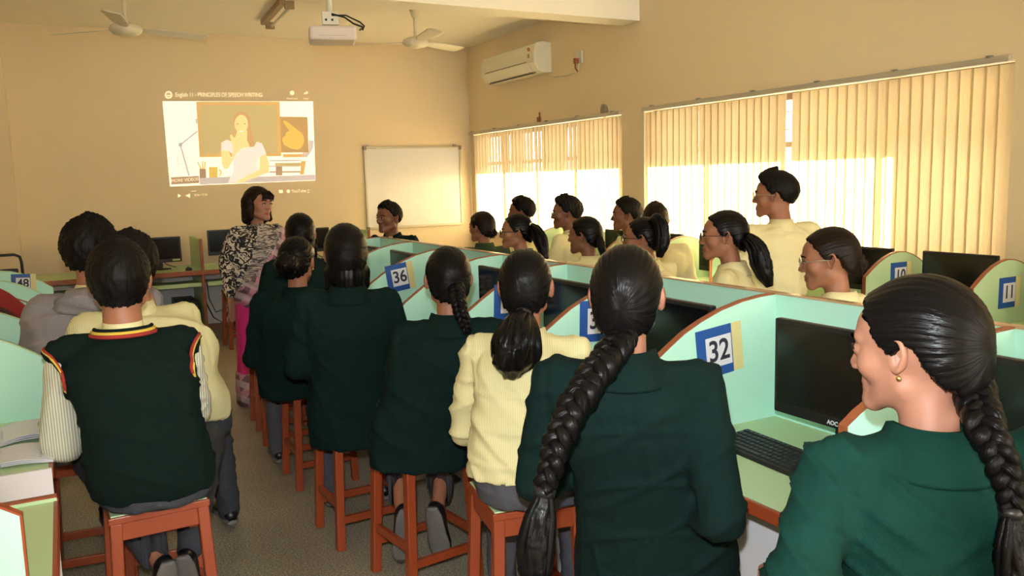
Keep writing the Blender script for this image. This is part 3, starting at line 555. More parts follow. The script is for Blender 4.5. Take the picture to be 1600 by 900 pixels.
def paper(loc, rz, w_, d, label, n=3, curl=.006, open_=True):
    r = empty('booklet', loc, rz)
    def page(sg, k):
        V = []; F = []; n_ = 9
        for i in range(n_):
            t = i/(n_-1); x = sg*t*w_/2; z = .001+k*.0022+math.sin(t*PI)*curl*(1+k*.4)
            V += [(x, -d/2, z), (x, d/2, z), (x, -d/2, z+.0016), (x, d/2, z+.0016)]
        for i in range(n_-1): a = i*4; F += [(a, a+1, a+5, a+4), (a+2, a+6, a+7, a+3), (a, a+4, a+6, a+2), (a+1, a+3, a+7, a+5)]
        F += [(0, 2, 3, 1), (n_*4-4, n_*4-3, n_*4-1, n_*4-2)]; return V, F
    for sg in (-1, 1):
        for k in range(n): V, F = page(sg, k); link('page', V, F, m_paper, r, False)
    ln = MB()
    for i in range(7): ln.box((.02, -d/2+.03+i*(d-.06)/7, .0022*n+.0085), (w_/2-.03, -d/2+.033+i*(d-.06)/7, .0022*n+.0092))
    build('printed_lines', ln, mat('grey_print', S(150, 148, 156), .7), r)
    return tag(r, label, 'booklet', 'open booklets on the left desk')
paper((-.26, 3.18, .736), R_(4), .40, .21, 'open booklet on the left desk under the boy\'s hand', curl=.012)
paper((-.27, 2.92, .736), R_(-3), .38, .19, 'open booklet at the near edge of the left desk', curl=.008)
ch = empty('chair', (-.47, 8.35, 0)); tag(ch, 'dark chair with bent tube back at the far left edge', 'chair')
build('back_tube', MB().tube([(-.18, .02, .45), (-.18, 0, .95), (-.16, 0, 1.0), (-.1, 0, 1.02), (.08, 0, 1.02), (.12, 0, 1.0), (.13, 0, .95), (.13, .02, .45)], .012, 8), m_black, ch, True)
build('backrest', MB().box((-.17, -.01, .72), (.10, .015, .9)), m_black, ch, bevel=.01); build('seat', MB().box((-.2, -.42, .43), (.15, 0, .46)), m_black, ch, bevel=.01)
for x in (-.18, .13):
    for y in (-.4, .02): build('leg', MB().tube([(x, y, .44), (x, y, 0)], .011, 8), m_black, ch, True)
# ================================================================== PEOPLE
def smin(a, b, k): h = np.clip(0.5+0.5*(b-a)/k, 0, 1); return b*(1-h)+a*h-k*h*(1-h)
def smax(a, b, k): return -smin(-a, -b, k)
def sd_ell(p, c, r): q = (p-np.array(c))/np.array(r); l = np.linalg.norm(q, axis=1); l2 = np.linalg.norm(q/np.array(r), axis=1); return l*(l-1)/np.maximum(l2, 1e-6)
def sd_cap(p, a, b, r1, r2=None):
    a = np.array(a, float); b = np.array(b, float); r2 = r1 if r2 is None else r2; ba = b-a; t = np.clip(((p-a)@ba)/(ba@ba), 0, 1)
    return np.linalg.norm(p-a-np.outer(t, ba), axis=1)-(r1+(r2-r1)*t)
def both(p): q = p.copy(); q[:, 0] = np.abs(q[:, 0]); return q
def sd_head(p, fem=True, neck=(0, -.040, -.165), hv=0.0):
    q = both(p); jw = .046 if fem else .052
    d = sd_ell(p, (0, -.014, .022), (.0735, .094, .088))
    d = smin(d, sd_ell(p, (0, .022, -.028), (.057, .064, .076)), .02)
    d = smin(d, sd_ell(p, (0, .046, .032), (.056, .044, .048)), .02)
    d = smin(d, sd_cap(q, (jw, .004, -.062), (.012, .070, -.094), .018, .019), .02)
    d = smin(d, sd_ell(p, (0, .073, -.094), (.019, .017, .017)), .016)
    d = smin(d, sd_ell(q, (.040, .056, -.024), (.024, .024, .026)), .018)
    d = smin(d, sd_cap(q, (.008, .088, .020), (.044, .072, .022), .0075), .014)
    d = smax(d, -sd_ell(q, (.032, .104, .001), (.021, .020, .0120)), .012)
    d = smin(d, sd_ell(q, (.032, .0775, .0), (.0155, .0125, .0125)), .006)
    d = smin(d, sd_cap(p, (0, .085, .012), (0, .1065, -.030), .0060, .0088), .010)
    d = smin(d, sd_ell(q, (.0115, .098, -.034), (.0075, .010, .0075)), .007)
    d = smin(d, sd_ell(p, (0, .075, -.062), (.026, .017, .022)), .014)
    d = smin(d, sd_cap(q, (0, .0915, -.0605), (.019, .081, -.0645), .0052, .003), .004)
    d = smin(d, sd_cap(q, (0, .0900, -.0735), (.016, .081, -.0700), .0062, .003), .004)
    d = smax(d, -sd_cap(q, (0, .0970, -.0672), (.021, .085, -.0672), .0016, .001), .003)
    nr = (.043, .047) if fem else (.051, .056)
    d = smin(d, sd_cap(p, (0, -.018, -.03), neck, nr[0], nr[1]), .022)
    return d
def star(fn, nu, nv, rmax=.34, c=(0, 0, 0), warp=True):
    th = np.arange(nu)*2*PI/nu
    if warp: th = th-0.45*np.sin(th)*1.0                    # denser towards the face (angle 0 = front)
    ph = np.linspace(0, PI, nv); V = []
    T, Ph = np.meshgrid(th, ph, indexing='xy'); D = np.stack([np.sin(T)*np.sin(Ph), np.cos(T)*np.sin(Ph), np.cos(Ph)], -1).reshape(-1, 3)
    t = np.full(len(D), rmax)
    for _ in range(60):
        d = fn(D*t[:, None]+np.array(c)); t = np.clip(t-d*.75, .002, rmax)
    P = D*t[:, None]+np.array(c); F = []
    for i in range(nv-1):
        for j in range(nu):
            a, b, c_, e = i*nu+j, i*nu+(j+1) % nu, (i+1)*nu+(j+1) % nu, (i+1)*nu+j
            if i == 0: F.append((a, c_, e))
            elif i == nv-2: F.append((a, b, e))
            else: F.append((a, b, c_, e))
    return P, F, D
def rotz(a): c, s = math.cos(a), math.sin(a); return np.array([[c, -s, 0], [s, c, 0], [0, 0, 1.]])
def rotx(a): c, s = math.cos(a), math.sin(a); return np.array([[1, 0, 0], [0, c, -s], [0, s, c]])
def roty(a): c, s = math.cos(a), math.sin(a); return np.array([[c, 0, s], [0, 1, 0], [-s, 0, c]])
def ear_mesh(side):
    V = []; F = []; nr, na = 7, 22
    for i in range(nr):
        t = i/(nr-1)
        for j in range(na):
            a = 2*PI*j/na; ry, rz = .0175, .031; lob = 1-.28*max(0, -math.sin(a))**2*(1 if math.cos(a) > 0 else .5)
            y = math.cos(a)*ry*t*lob*(1.08 if math.sin(a) > 0 else .85); z = math.sin(a)*rz*t
            h = .012*math.exp(-((t-.86)/.14)**2)-.004*math.exp(-(t/.4)**2)+.004*math.exp(-((t-.5)/.12)**2)*(math.cos(a) < .3)
            V.append((h+.006*t, y, z))
    for j in range(na): a = 2*PI*j/na; V.append((.0, math.cos(a)*.013, math.sin(a)*.025)); 
    for i in range(nr-1):
        for j in range(na): F.append((i*na+j, i*na+(j+1) % na, (i+1)*na+(j+1) % na, (i+1)*na+j))
    i = nr-1
    for j in range(na): F.append((i*na+j, i*na+(j+1) % na, nr*na+(j+1) % na, nr*na+j))
    V = np.array(V)@rotz(R_(24)).T@rotx(R_(8)).T; V[:, 0] *= side if side > 0 else -1
    V = V+np.array((side*.0705, -.012, -.004)); return V, F
_hand = {}
def hand_mesh(side, curl=.35):
    """palm + five bent fingers. local: wrist at origin, fingers along +y, palm faces -z, thumb on the +x side (mirrored for side<0)"""
    key = (side, round(curl, 2))
    if key in _hand: return _hand[key]
    b = MB(); b.loft([np.array([(math.cos(a)*wx, y, math.sin(a)*wz) for a in np.arange(14)*2*PI/14]) for y, wx, wz in ((-.03, .024, .018), (0, .027, .018), (.03, .037, .016), (.06, .041, .014), (.083, .040, .012), (.09, .034, .008))])
    for x, L, r, k in ((.030, .070, .0088, .95), (.010, .079, .0092, 1.0), (-.011, .073, .0088, 1.05), (-.030, .058, .0078, 1.12)):
        P = [np.array((x*.95, .06, 0))]; P.append(np.array((x, .084, 0))); a = 0; seg = (.45, .32, .27)
        for i, s_ in enumerate(seg):
            a -= curl*k*(.75 if i == 0 else 1.0); P.append(P[-1]+np.array((x*.02, math.cos(a)*L*s_, math.sin(a)*L*s_)))
        b.tube(P, [r, r*1.02, r, r*.92, r*.66], 10); b.ball(P[-1], r*.68, 8)
    P = [(.018, .012, -.004), (.040, .034, -.010), (.058, .058, -.016), (.062, .082, -.022)]; b.tube(P, [.013, .0125, .0105, .0075], 10); b.ball(P[-1], .0078, 8)
    V, F = vox(b, .0042, 3, .4); V = V.copy(); V[:, 0] *= side; _hand[key] = (V, F); return V, F
def fold(V, amp, f=14, seed=0):
    r_ = np.random.default_rng(seed); d = np.zeros(len(V))
    for i in range(7):
        k = r_.normal(size=3)*f*(1+.5*i/7); k[2] *= 1.5; s = np.sin(V@k+r_.uniform(0, 6)+1.2*np.sin(V@(r_.normal(size=3)*f*.5))); d = np.maximum(d, (1-np.abs(s))**2.0*r_.uniform(.4, 1)*(.5+.5*np.sin(V@(r_.normal(size=3)*f*.35)+i)))
    return (d-.4)*amp*.8
def normals(V, F):
    N = np.zeros_like(V); q = np.array([f[:4] if len(f) >= 4 else (f[0], f[1], f[2], f[2]) for f in F])
    n = np.cross(V[q[:, 2]]-V[q[:, 0]], V[q[:, 3]]-V[q[:, 1]]); 
    for i in range(4): np.add.at(N, q[:, i], n)
    return N/(np.linalg.norm(N, axis=1)[:, None]+1e-12)
def ring(c, a, b, n=28, e=2.3, rt=(1, 0, 0), fw=(0, 1, 0), rear=1.0, front=1.0):
    th = np.arange(n)*2*PI/n; cx = np.sign(np.cos(th))*np.abs(np.cos(th))**(2/e); sy = np.sign(np.sin(th))*np.abs(np.sin(th))**(2/e)
    bb = np.where(sy > 0, b*front, b*rear); return np.array(c)+np.outer(cx*a, rt)+np.outer(sy*bb, fw)

HAIRLINE = {'m': ([0, 28, 48, 58, 70, 82, 95, 108, 122, 150, 180], [40, 38, 28, 16, 2, 4, 8, -8, -27, -35, -37]),
            'f': ([0, 28, 46, 58, 70, 82, 95, 108, 122, 150, 180], [41, 36, 24, 6, -9, 0, 6, -16, -36, -46, -48])}
def hair_cap(kind, thick, nu, nv, fem, anchor, rough=0.0, fringe=0.0, back=0.0, seed=0, low=None, cover_ear=False):
    tab = [np.array(t, float) for t in HAIRLINE[kind]]
    if cover_ear: tab[1] = np.where((tab[0] > 62), np.minimum(tab[1], -46), tab[1])
    if low is not None: tab[1] = np.where(tab[0] > 110, np.minimum(tab[1], low), tab[1])
    c0 = np.array((0, -.010, .012))
    def fn(p):
        d = smin(sd_ell(p, (0, -.016, .024), (.0745, .096, .090)), sd_ell(p, (0, .045, .034), (.057, .045, .048)), .02)
        d = smin(d, sd_ell(p, (0, -.05, -.04), (.058, .052, .062)), .03); return d-thick
    P, F, D = star(fn, nu, nv, .3, tuple(c0), warp=False)
    az = np.degrees(np.abs(np.arctan2(D[:, 0], D[:, 1]))); Q = P/np.linalg.norm(P, axis=1)[:, None]
    azq = np.degrees(np.abs(np.arctan2(P[:, 0], P[:, 1]+.02))); el = np.degrees(np.arcsin(np.clip(P[:, 2]/np.linalg.norm(P+np.array((0, .02, 0)), axis=1), -1, 1)))
    hl = np.interp(azq, tab[0], tab[1]); r_ = np.random.default_rng(seed)
    hl = hl+2.0*np.sin(azq*.35+seed)+1.2*np.sin(azq*.9+seed*2)
    m = np.clip((el-hl)/7.0, 0, 1); m = m*m*(3-2*m)
    A = np.array(anchor, float); A /= np.linalg.norm(A); dn = (P-c0)/np.linalg.norm(P-c0, axis=1)[:, None]; v = np.arccos(np.clip(dn@A, -1, 1))
    t1 = np.cross(A, (1, 0, 0)); t1 /= np.linalg.norm(t1); t2 = np.cross(A, t1); u = np.arctan2(dn@t1, dn@t2)
    ext = np.zeros(len(P))
    if fringe: ext += fringe*np.clip((el-25)/30, 0, 1)*np.clip((75-azq)/50, 0, 1)
    if back: ext += back*np.clip((azq-100)/60, 0, 1)*np.clip((50-el)/60, 0, 1)
    if rough:
        ext += rough*(np.sin(u*19+4*np.sin(v*5))*.5+np.sin(u*33+v*11)*.35+r_.normal(size=len(P))*.25)*m
    else: ext += (.0006*np.sin(u*43+1.5*np.sin(v*4))+.0005*np.sin(u*17+2*v)+.0004*np.sin(u*71))*np.clip(v*1.6, 0, 1)
    P = c0+(P-c0)*(1+(ext/np.linalg.norm(P-c0, axis=1)))[:, None]
    if kind == 'm': P = c0+(P-c0)*(1-.21*np.clip((azq-95)/40, 0, 1)*np.clip((-el+8)/40, 0, 1))[:, None]
    P = c0+(P-c0)*(0.80+.20*m)[:, None]
    uv = np.stack([(u/(2*PI))*2*.5+.5, v/PI], 1)
    keep = []
    for f in F:
        if max(m[list(f)]) > 0.02: keep.append(f)
    return P, keep, uv
def strands(mb, path, rad, n=12, wid=.03, seed=0, r0=.008, tip=.002, seg=14, spread=1.0):
    """loose locks running along a path"""
    r_ = np.random.default_rng(seed); path = np.asarray(path, float); s = np.linspace(0, 1, len(path)); S_ = np.linspace(0, 1, seg)
    base = np.stack([np.interp(S_, s, path[:, i]) for i in range(3)], 1); R0 = np.interp(S_, s, rad)
    for i in range(n):
        a = r_.uniform(0, 2*PI); rr = math.sqrt(r_.uniform(0.05, 1))*.85; e = r_.uniform(.86, 1.06); tw = r_.uniform(-.8, .8)
        o = np.stack([np.cos(a+tw*S_)*rr*R0*spread, np.sin(a+tw*S_)*rr*R0*spread, S_*0], 1)
        T = base[-1]-base[0]; T /= np.linalg.norm(T); x = np.cross(T, (0, 1, .3)); x /= np.linalg.norm(x)+1e-9; y = np.cross(T, x)
        P = base[0]+(base-base[0])*1.0; P = P+np.outer(o[:, 0], x)+np.outer(o[:, 1], y); L = max(4, int(seg*min(e, 1))); P = P[:L]; 
        mb.tube(P, np.maximum(r0*np.sin(np.linspace(.35, PI, L))**.6, tip*.6), 7)
def mb_uv(mb, scale=1.0):                                   # uv for hair tubes: around, along
    V, F = mb.data(); return V, F
def spline(P, n):
    P = np.asarray(P, float); s = np.concatenate([[0], np.cumsum(np.linalg.norm(np.diff(P, axis=0), axis=1))]); s /= s[-1]; t = np.linspace(0, 1, n)
    Q = np.stack([np.interp(t, s, P[:, i]) for i in range(P.shape[1])], 1)
    for _ in range(max(1, n//len(P)//2)+1):
        Q[1:-1] = .25*Q[:-2]+.5*Q[1:-1]+.25*Q[2:]
    return Q
def ponytail(path, rad, n=48, nt=26, groove=.10, seed=0, flat=.85):
    P = spline(path, n); s = np.linspace(0, 1, len(rad)); R = np.interp(np.linspace(0, 1, n), s, rad); b = MB()
    b.tube(P, R, nt, flat=flat, groove=groove, gk=7); V = b.v[0]; uv = np.stack([np.tile(np.arange(nt)/nt, n)*.55, np.repeat(np.linspace(0, 1, n), nt)*.9], 1)
    V = V+np.random.default_rng(seed).normal(size=V.shape)*.0006; F = b.f; st = MB()
    strands(st, P, R, 16, seed=seed, r0=max(rad)*.24, spread=1.05); V2, F2 = st.data(); k = len(V)
    uv2 = np.stack([V2[:, 0]*7+V2[:, 1]*5, V2[:, 2]*1.5], 1)
    return np.concatenate([V, V2]), F+[tuple(i+k for i in f) for f in F2], np.concatenate([uv, uv2])
def braid(path, rad, periods, n=None, nt=12):
    n = n or int(periods*16); P = spline(path, n); T = np.gradient(P, axis=0); T /= np.linalg.norm(T, axis=1)[:, None]
    R = np.interp(np.linspace(0, 1, n), np.linspace(0, 1, len(rad)), rad); side = np.array((CR[0], CR[1], 0)); VV = []; FF = []; UU = []; k = 0
    A = side[None, :]-(T@side)[:, None]*T; A /= np.linalg.norm(A, axis=1)[:, None]; B = np.cross(T, A); ph = np.linspace(0, periods*2*PI, n)
    for q in range(3):
        f = ph+q*2*PI/3; C = P+A*(R*.56*np.sin(f))[:, None]+B*(R*.30*np.sin(2*f))[:, None]
        b = MB(); b.tube(C, R*.54, nt, flat=.80, groove=.05, gk=5, up=side); V = b.v[0]; VV.append(V); FF += [tuple(i+k for i in g) for g in b.f]; k += len(V)
        UU.append(np.stack([np.tile(np.arange(nt)/nt, n)*.35+.3*q, np.repeat(np.linspace(0, 1, n), nt)*periods*.8], 1))
    return np.concatenate(VV), FF, np.concatenate(UU)
def hairobj(name, V, F, uv, m, parent): return link(name, V, F, m, parent, True, uv=uv)

def person(name_label, head, haz, taz, hip=None, seat=.555, fem=True, tone='b', top='blazer', bottom=None, hair='pony', res=1, hpitch=0, hroll=0,
           elbows=None, wrists=None, knees=None, ankles=None, glasses=None, belly=1.0, group='students in the computer room', tie=False, earring=False,
           cap=None, standing=False, shoulder=None, hem=None, wide=1.0, hairm=None, low_z=None, slouch=.03, curl=.4, tmat=None, collar=True, foldamp=1.0, anchor=None, extra=None, clip=False):
    """head: centre of the head; haz/taz: compass heading of face and trunk in degrees (0 = +y, clockwise); hip: ground point under the hips"""
    head = np.array(head, float); hip = np.array(hip if hip is not None else head[:2], float)
    root = empty('person', (hip[0], hip[1], 0), -R_(taz)); L = rotz(R_(taz)); Hd = L@(head-np.array((hip[0], hip[1], 0)))     # world -> local
    toL = lambda p: L@(np.array(p, float)-np.array((hip[0], hip[1], 0)))
    yaw = R_(haz-taz); Hm = rotz(-yaw)@rotx(R_(hpitch))@roty(R_(hroll)); sk = skin(tone); HS = 1.0 if fem else 1.04
    hp = lambda V: (np.asarray(V)*HS)@Hm.T+Hd
    nu, nv = (110, 96) if res >= 2 else (76, 66) if res == 1 else (52, 46)
    N = Hd+rotz(-yaw*.5)@np.array((0, -.040, -.151))*HS                                    # base of the neck
    nk = (Hm.T@(N-Hd))/HS
    # --- body: one mesh (head, neck, trunk, arms, hands, legs)
    P, F, D = star(lambda p: sd_head(p, fem, tuple(nk)), nu, nv)
    lip = np.clip(1-np.abs(P[:, 2]+.067)/.0125, 0, 1)*np.clip((.027-np.abs(P[:, 0]))/.008, 0, 1)*np.clip((P[:, 1]-.078)/.006, 0, 1)
    lip = np.clip(lip*2.2, 0, 1)*(1.0 if fem else .7)
    B = MB(); B.add(hp(P), F, 0); lips = [lip]
    for s in (-1, 1): V, F = ear_mesh(s); B.add(hp(V), F, 0); lips.append(np.zeros(len(V)))
    for s in (-1, 1):
        b = MB().ball((s*.032, .0795, .0000), .0118, 12); V = b.v[0]; B.add(hp(V), b.f, 1); lips.append(np.zeros(len(V)))
        b = MB().ball((s*.0325, .0905, -.0003), (.0052, .003, .0054), 8); B.add(hp(b.v[0]), b.f, 2); lips.append(np.zeros(len(b.v[0])))
        b = MB().tube([(s*.0175, .0870, .0005), (s*.025, .0905, .0062), (s*.033, .0910, .0070), (s*.041, .0875, .0050), (s*.047, .0820, .0005)], [.0012, .0022, .0026, .0022, .0010], 6); B.add(hp(b.v[0]), b.f, 2); lips.append(np.zeros(len(b.v[0])))
        b = MB().tube([(s*.014, .0955, .0180), (s*.024, .0965, .0230), (s*.036, .0905, .0240), (s*.048, .0790, .0190)], [.0022, .0030, .0026, .0012], 6, flat=.6); B.add(hp(b.v[0]), b.f, 3); lips.append(np.zeros(len(b.v[0])))
    shw = (shoulder or (.158 if fem else .180))*wide; ph_z = (seat+.085) if not standing else .90
    PV = np.array((0, 0, ph_z)); SH = {s: N+np.array((s*shw, .0, -.052)) for s in (-1, 1)}
    hj = {s: PV+np.array((s*.09, .01, -.01)) for s in (-1, 1)}
    EL, WR, KN, AN = {}, {}, {}, {}
    for i, s in enumerate((-1, 1)):
        e = elbows[i] if elbows and elbows[i] is not None else None; EL[s] = toL(e) if e is not None else SH[s]+np.array((s*.055, .05, -.265))
        wv = wrists[i] if wrists and wrists[i] is not None else None; WR[s] = toL(wv) if wv is not None else EL[s]+np.array((-s*.09, .20, -.05))
        kk = knees[i] if knees and knees[i] is not None else None; KN[s] = toL(kk) if kk is not None else (hj[s]+np.array((s*.04, .40, -.02)) if not standing else np.array((s*.09, .02, .47)))
        aa = ankles[i] if ankles and ankles[i] is not None else None; AN[s] = toL(aa) if aa is not None else (KN[s]*np.array((1, 1, 0))+np.array((0, -.05, .10)) if not standing else np.array((s*.1, -.02, .09)))
    core = MB(); core.caps(PV, (PV+N)/2, .085, .085).caps((PV+N)/2, N-np.array((0, 0, .07)), .085, .07).caps(N-np.array((0, 0, .08)), N+np.array((0, 0, .0)), .05, .047)
    for s in (-1, 1):
        core.caps(N-np.array((0, 0, .07)), SH[s], .045, .040).caps(SH[s], EL[s], .038, .032).caps(EL[s], WR[s], .032, .022)
        core.caps(hj[s], KN[s], .065, .045).caps(KN[s], AN[s], .042, .030)
    V, F = vox(core, .016, 3); B.add(V, F, 0); lips.append(np.zeros(len(V)))
    for s in (-1, 1):
        d = WR[s]-EL[s]; d /= np.linalg.norm(d); up = np.array((0, 0, 1.)) if abs(d[2]) < .85 else np.array((-s*.6, .8, .0)); x = np.cross(d, up); x /= np.linalg.norm(x); z = np.cross(x, d)
        HV, HF = hand_mesh(-s, curl); HV = np.outer(HV[:, 0], x)+np.outer(HV[:, 1], d)+np.outer(HV[:, 2], z)+WR[s]+d*.015; B.add(HV, HF, 0); lips.append(np.zeros(len(HV)))
    V, F = B.data(); link('body', V, F, [sk, m_eyew, m_iris, m_hairK], root, True, B.m, lips=np.concatenate(lips))
    # --- clothes
    vs = .0085 if res >= 2 else .0125 if res == 1 else .017
    hz = hem if hem is not None else (seat-.03 if top in ('blazer', 'hoodie') else seat+.105 if top == 'shirt' else seat+.05)
    hz = hz if not standing else (hem or .80)
    rings = []; mid = (PV+N)/2+np.array((0, -slouch, 0)); k = wide
    def sp(t): return (1-t)**2*PV+2*t*(1-t)*(2*mid-(PV+N)/2)+t*t*N
    blz = top in ('blazer', 'hoodie')
    wt = {'blazer': [(-.30, .190, .150), (-.1, .192, .150), (.12, .180, .140), (.38, .162, .122), (.62, .172, .125), (.80, .178, .118), (.90, .150, .098), (.97, .090, .074), (1.02, .064, .062)],
          'shirt': [(-.12, .150, .122), (-.05, .172, .138), (.05, .180, .143), (.25, .174, .135), (.45, .160, .122), (.65, .165, .120), (.80, .170, .108), (.90, .145, .090), (.97, .085, .068), (1.02, .058, .058)]}['blazer' if blz else 'shirt']
    for t, a, b in wt:
        c = sp(max(t, 0)); 
        if t < 0: c = PV+np.array((0, -.0, 0)); c = np.array((c[0], c[1], PV[2]+(hz-PV[2])*(t/wt[0][0])))
        fs = shw/(.158); a_ = a*k*(fs if t > .5 else 1)*(1 if fem or t > .5 else .95); rings.append(ring(c, a_*(belly if t < .5 else 1), b*k*(belly if t < .5 else 1), 32, 2.5 if t < .9 else 2.1))
    G = MB(); G.loft(rings); rr = (.064, .056, .045) if blz else (.060, .054, .040)
    for s in (-1, 1):
        shp = SH[s]+np.array((-s*.008, 0, .004)); G.caps(N+np.array((s*.05, 0, -.045)), shp, .050, rr[0]*.95)
        if top == 'vest': continue
        G.caps(shp, EL[s], rr[0], rr[1]); e2 = EL[s]+(WR[s]-EL[s])*(.97 if blz else .93); G.caps(EL[s], e2, rr[1], rr[2])
    tm = tmat or {'blazer': m_blz, 'shirt': m_shirt, 'hoodie': m_hood, 'vest': m_vest}[top]
    V, F = vox(G, vs, 7 if res >= 1 else 4, .5); Nn = normals(V, F); fa = .022*foldamp if blz else .020*foldamp
    sm_ = -.0045*np.exp(-((np.abs(V[:, 0]-N[0])-(shw+.012))/.010)**2)*(V[:, 2] > N[2]-.22)-(.0035*np.exp(-((V[:, 0]-N[0]*np.clip((V[:, 2]-PV[2])/.5, 0, 1))/.008)**2)*(V[:, 1] < N[1]) if blz else 0)
    V = V+Nn*(fold(V, fa, 9, seed=int(abs(head[0])*91))+sm_)[:, None]
    V[:, 2] = np.maximum(V[:, 2], hz-.03)
    cl = link({'blazer': 'blazer', 'shirt': 'shirt', 'hoodie': 'hoodie', 'vest': 'vest'}[top], V, F, tm, root, True)
    if top == 'vest':                                       # shirt sleeves under the vest, striped trims
        VV_, NN_ = V.copy(), normals(V, F); G2 = MB()
        for s in (-1, 1): shp = SH[s]+(EL[s]-SH[s])*.16+np.array((-s*.004, 0, 0)); G2.caps(shp, EL[s], .055, .066); G2.caps(EL[s], EL[s]+(WR[s]-EL[s])*.86, .060, .040)
        G2.loft([ring(sp(t), a, b, 24) for t, a, b in ((.7, .10, .06), (.9, .08, .05), (.98, .056, .05), (1.03, .054, .052))])
        V, F = vox(G2, vs, 6); Nn = normals(V, F); V = V+Nn*fold(V, .016, 12, 5)[:, None]; link('shirt', V, F, m_shirtp, root, True)
        for s in (-1, 1):
            c = SH[s]+np.array((s*.012, .0, -.052)); n_ = np.array((s*.88, .0, -.45)); n_ /= np.linalg.norm(n_); u = np.array((0, 1., 0)); v_ = np.cross(n_, u)
            for dk, m_ in enumerate((m_sr, m_sy, m_vest)):
                pts = []
                for a in np.linspace(0, 2*PI, 56):
                    q = c+n_*(dk*.0085)+u*math.cos(a)*.115+v_*math.sin(a)*.088; i_ = np.argmin(((VV_-q)**2).sum(1)); pts.append(VV_[i_]+NN_[i_]*.002)
                pts = np.array(pts[:-1]); 
                for _ in range(3): pts = .25*np.roll(pts, 1, 0)+.5*pts+.25*np.roll(pts, -1, 0)
                build('armhole_trim', MB().tube(np.concatenate([pts, pts[:1]]), .0052, 8, cap=False), m_, cl, True)
        for dk, (m_, rr_) in enumerate(((m_sr, .086), (m_sy, .080), (m_vest, .074))):
            pts = [N+np.array((math.cos(a)*rr_*1.1, math.sin(a)*rr_-.004, -.002+.0085*dk-max(0, math.sin(a))*.05)) for a in np.linspace(0, 2*PI, 40)]
            build('neck_trim', MB().tube(pts, .0062, 8, cap=False), m_, cl, True)
    # collar band round the neck
    if collar:
        cm = {'blazer': tm, 'shirt': tm, 'hoodie': m_shirtw, 'vest': m_shirtw}[top]; hgt = .036
        def band(r1, r2, z0, z1, m_, nm, par, gap=.35, flare=.012, th_=.004):
            A = np.linspace(PI/2+gap, PI/2+2*PI-gap, 34); V = []; nn = len(A)
            prof = [(r1+flare*2.6, z0-.022), (r1+flare*2.5, z0-.014), (r1+flare*1.1, z0+.012), (r1*1.0, z1), (r1*.93-th_, z1-.002), (r1*.96-th_, z0-.022)]
            for a in A:
                for r_, z in prof: V.append(N+(Hm[:, :]@np.array((0, 0, 0)))+np.array((math.cos(a)*r_, math.sin(a)*r_*1.08-.002, z-.022*max(0, math.sin(a)))))
            kf = len(prof); F = [(i*kf+j, i*kf+(j+1) % kf, (i+1)*kf+(j+1) % kf, (i+1)*kf+j) for i in range(nn-1) for j in range(kf)]
            F += [tuple(range(kf))[::-1], tuple((nn-1)*kf+j for j in range(kf))]; return link(nm, np.array(V), F, m_, par, True)
        if top == 'hoodie':
            pts = [N+np.array((math.cos(a)*.105, -.055+math.sin(a)*.075, -.045-.03*math.sin(a))) for a in np.linspace(0, 2*PI, 30)]
            hb = MB().tube(pts, [.048-.012*math.sin(a) for a in np.linspace(0, 2*PI, 30)], 12, cap=False, flat=1.15); V, F = vox(hb.ball(N+np.array((0, -.10, -.09)), (.085, .05, .075), 16), vs, 6)
            V = V+normals(V, F)*fold(V, .02, 16, 3)[:, None]; link('hood', V, F, m_hood, cl, True); band(.062, .05, -.005, .035, m_shirtw, 'shirt_collar', root)
        elif top == 'blazer': band(.068, .06, -.022, .034, cm, 'collar', cl, .5, .016, .006)
        elif top == 'vest': band(.057, .054, .004, .034, cm, 'collar', cl, .25, .002)
        else: band(.060, .054, -.014, .030, cm, 'collar', cl, .25, .010)
        if top in ('shirt',) and tie: 
            tb = MB(); tb.loft([ring(N+np.array((0, .060+y, z)), a, .007, 10, 3) for y, z, a in ((0, -.02, .018), (.01, -.05, .013), (.028, -.08, .017), (.05, -.25, .028), (.05, -.30, .006))]); build('tie', tb, m_tie, root, True)
    if blz and top == 'blazer' and collar:                 # lapels seen from the front and a light shirt in the opening
        sf = MB(); sf.loft([ring(N+np.array((0, .036+y, z)), a, .026, 14) for y, z, a in ((0, .005, .040), (.025, -.04, .050), (.055, -.12, .04), (.062, -.22, .012))]); build('shirt_front', sf, m_shirtw, root, True)
        if tie: build('tie', MB().loft([ring(N+np.array((0, .066+y, z)), a, .006, 10, 3) for y, z, a in ((0, -.01, .016), (.015, -.05, .012), (.03, -.10, .018), (.045, -.2, .024))]), m_tie, root, True)
    # trousers / skirt
    T = MB(); bm_ = bottom or m_trs; T.ball(PV, (.168*k*(1 if not standing else .92), .138*k, .098), 20)
    if not blz: T.loft([ring(PV+np.array((0, -.01, z)), a*k, b, 24) for z, a, b in ((-.06, .165, .13), (.02, .165, .132), (.085, .150, .12))])
    for s in (-1, 1): T.caps(hj[s], KN[s], .088, .066); T.caps(KN[s], AN[s]+(KN[s]-AN[s])*(.10 if top == 'vest' else -.02), .064, .052)
    V, F = vox(T, vs*1.1, 6); V = V+normals(V, F)*fold(V, .018, 10, 9)[:, None]
    if not standing: V[:, 2] = np.maximum(V[:, 2], np.where((np.hypot(V[:, 0], V[:, 1]) < .19), seat+.002, .02))
    tr = link('trousers', V, F, bm_, root, True)
    if not blz:
        build('belt', MB().loft([ring(PV+np.array((0, -.01, z)), .1535*k, .1235, 28) for z in (.065, .095)]), mat('grey_belt', S(150, 150, 158), .7) if not bpy.data.materials.get('grey_belt') else bpy.data.materials['grey_belt'], tr, True)
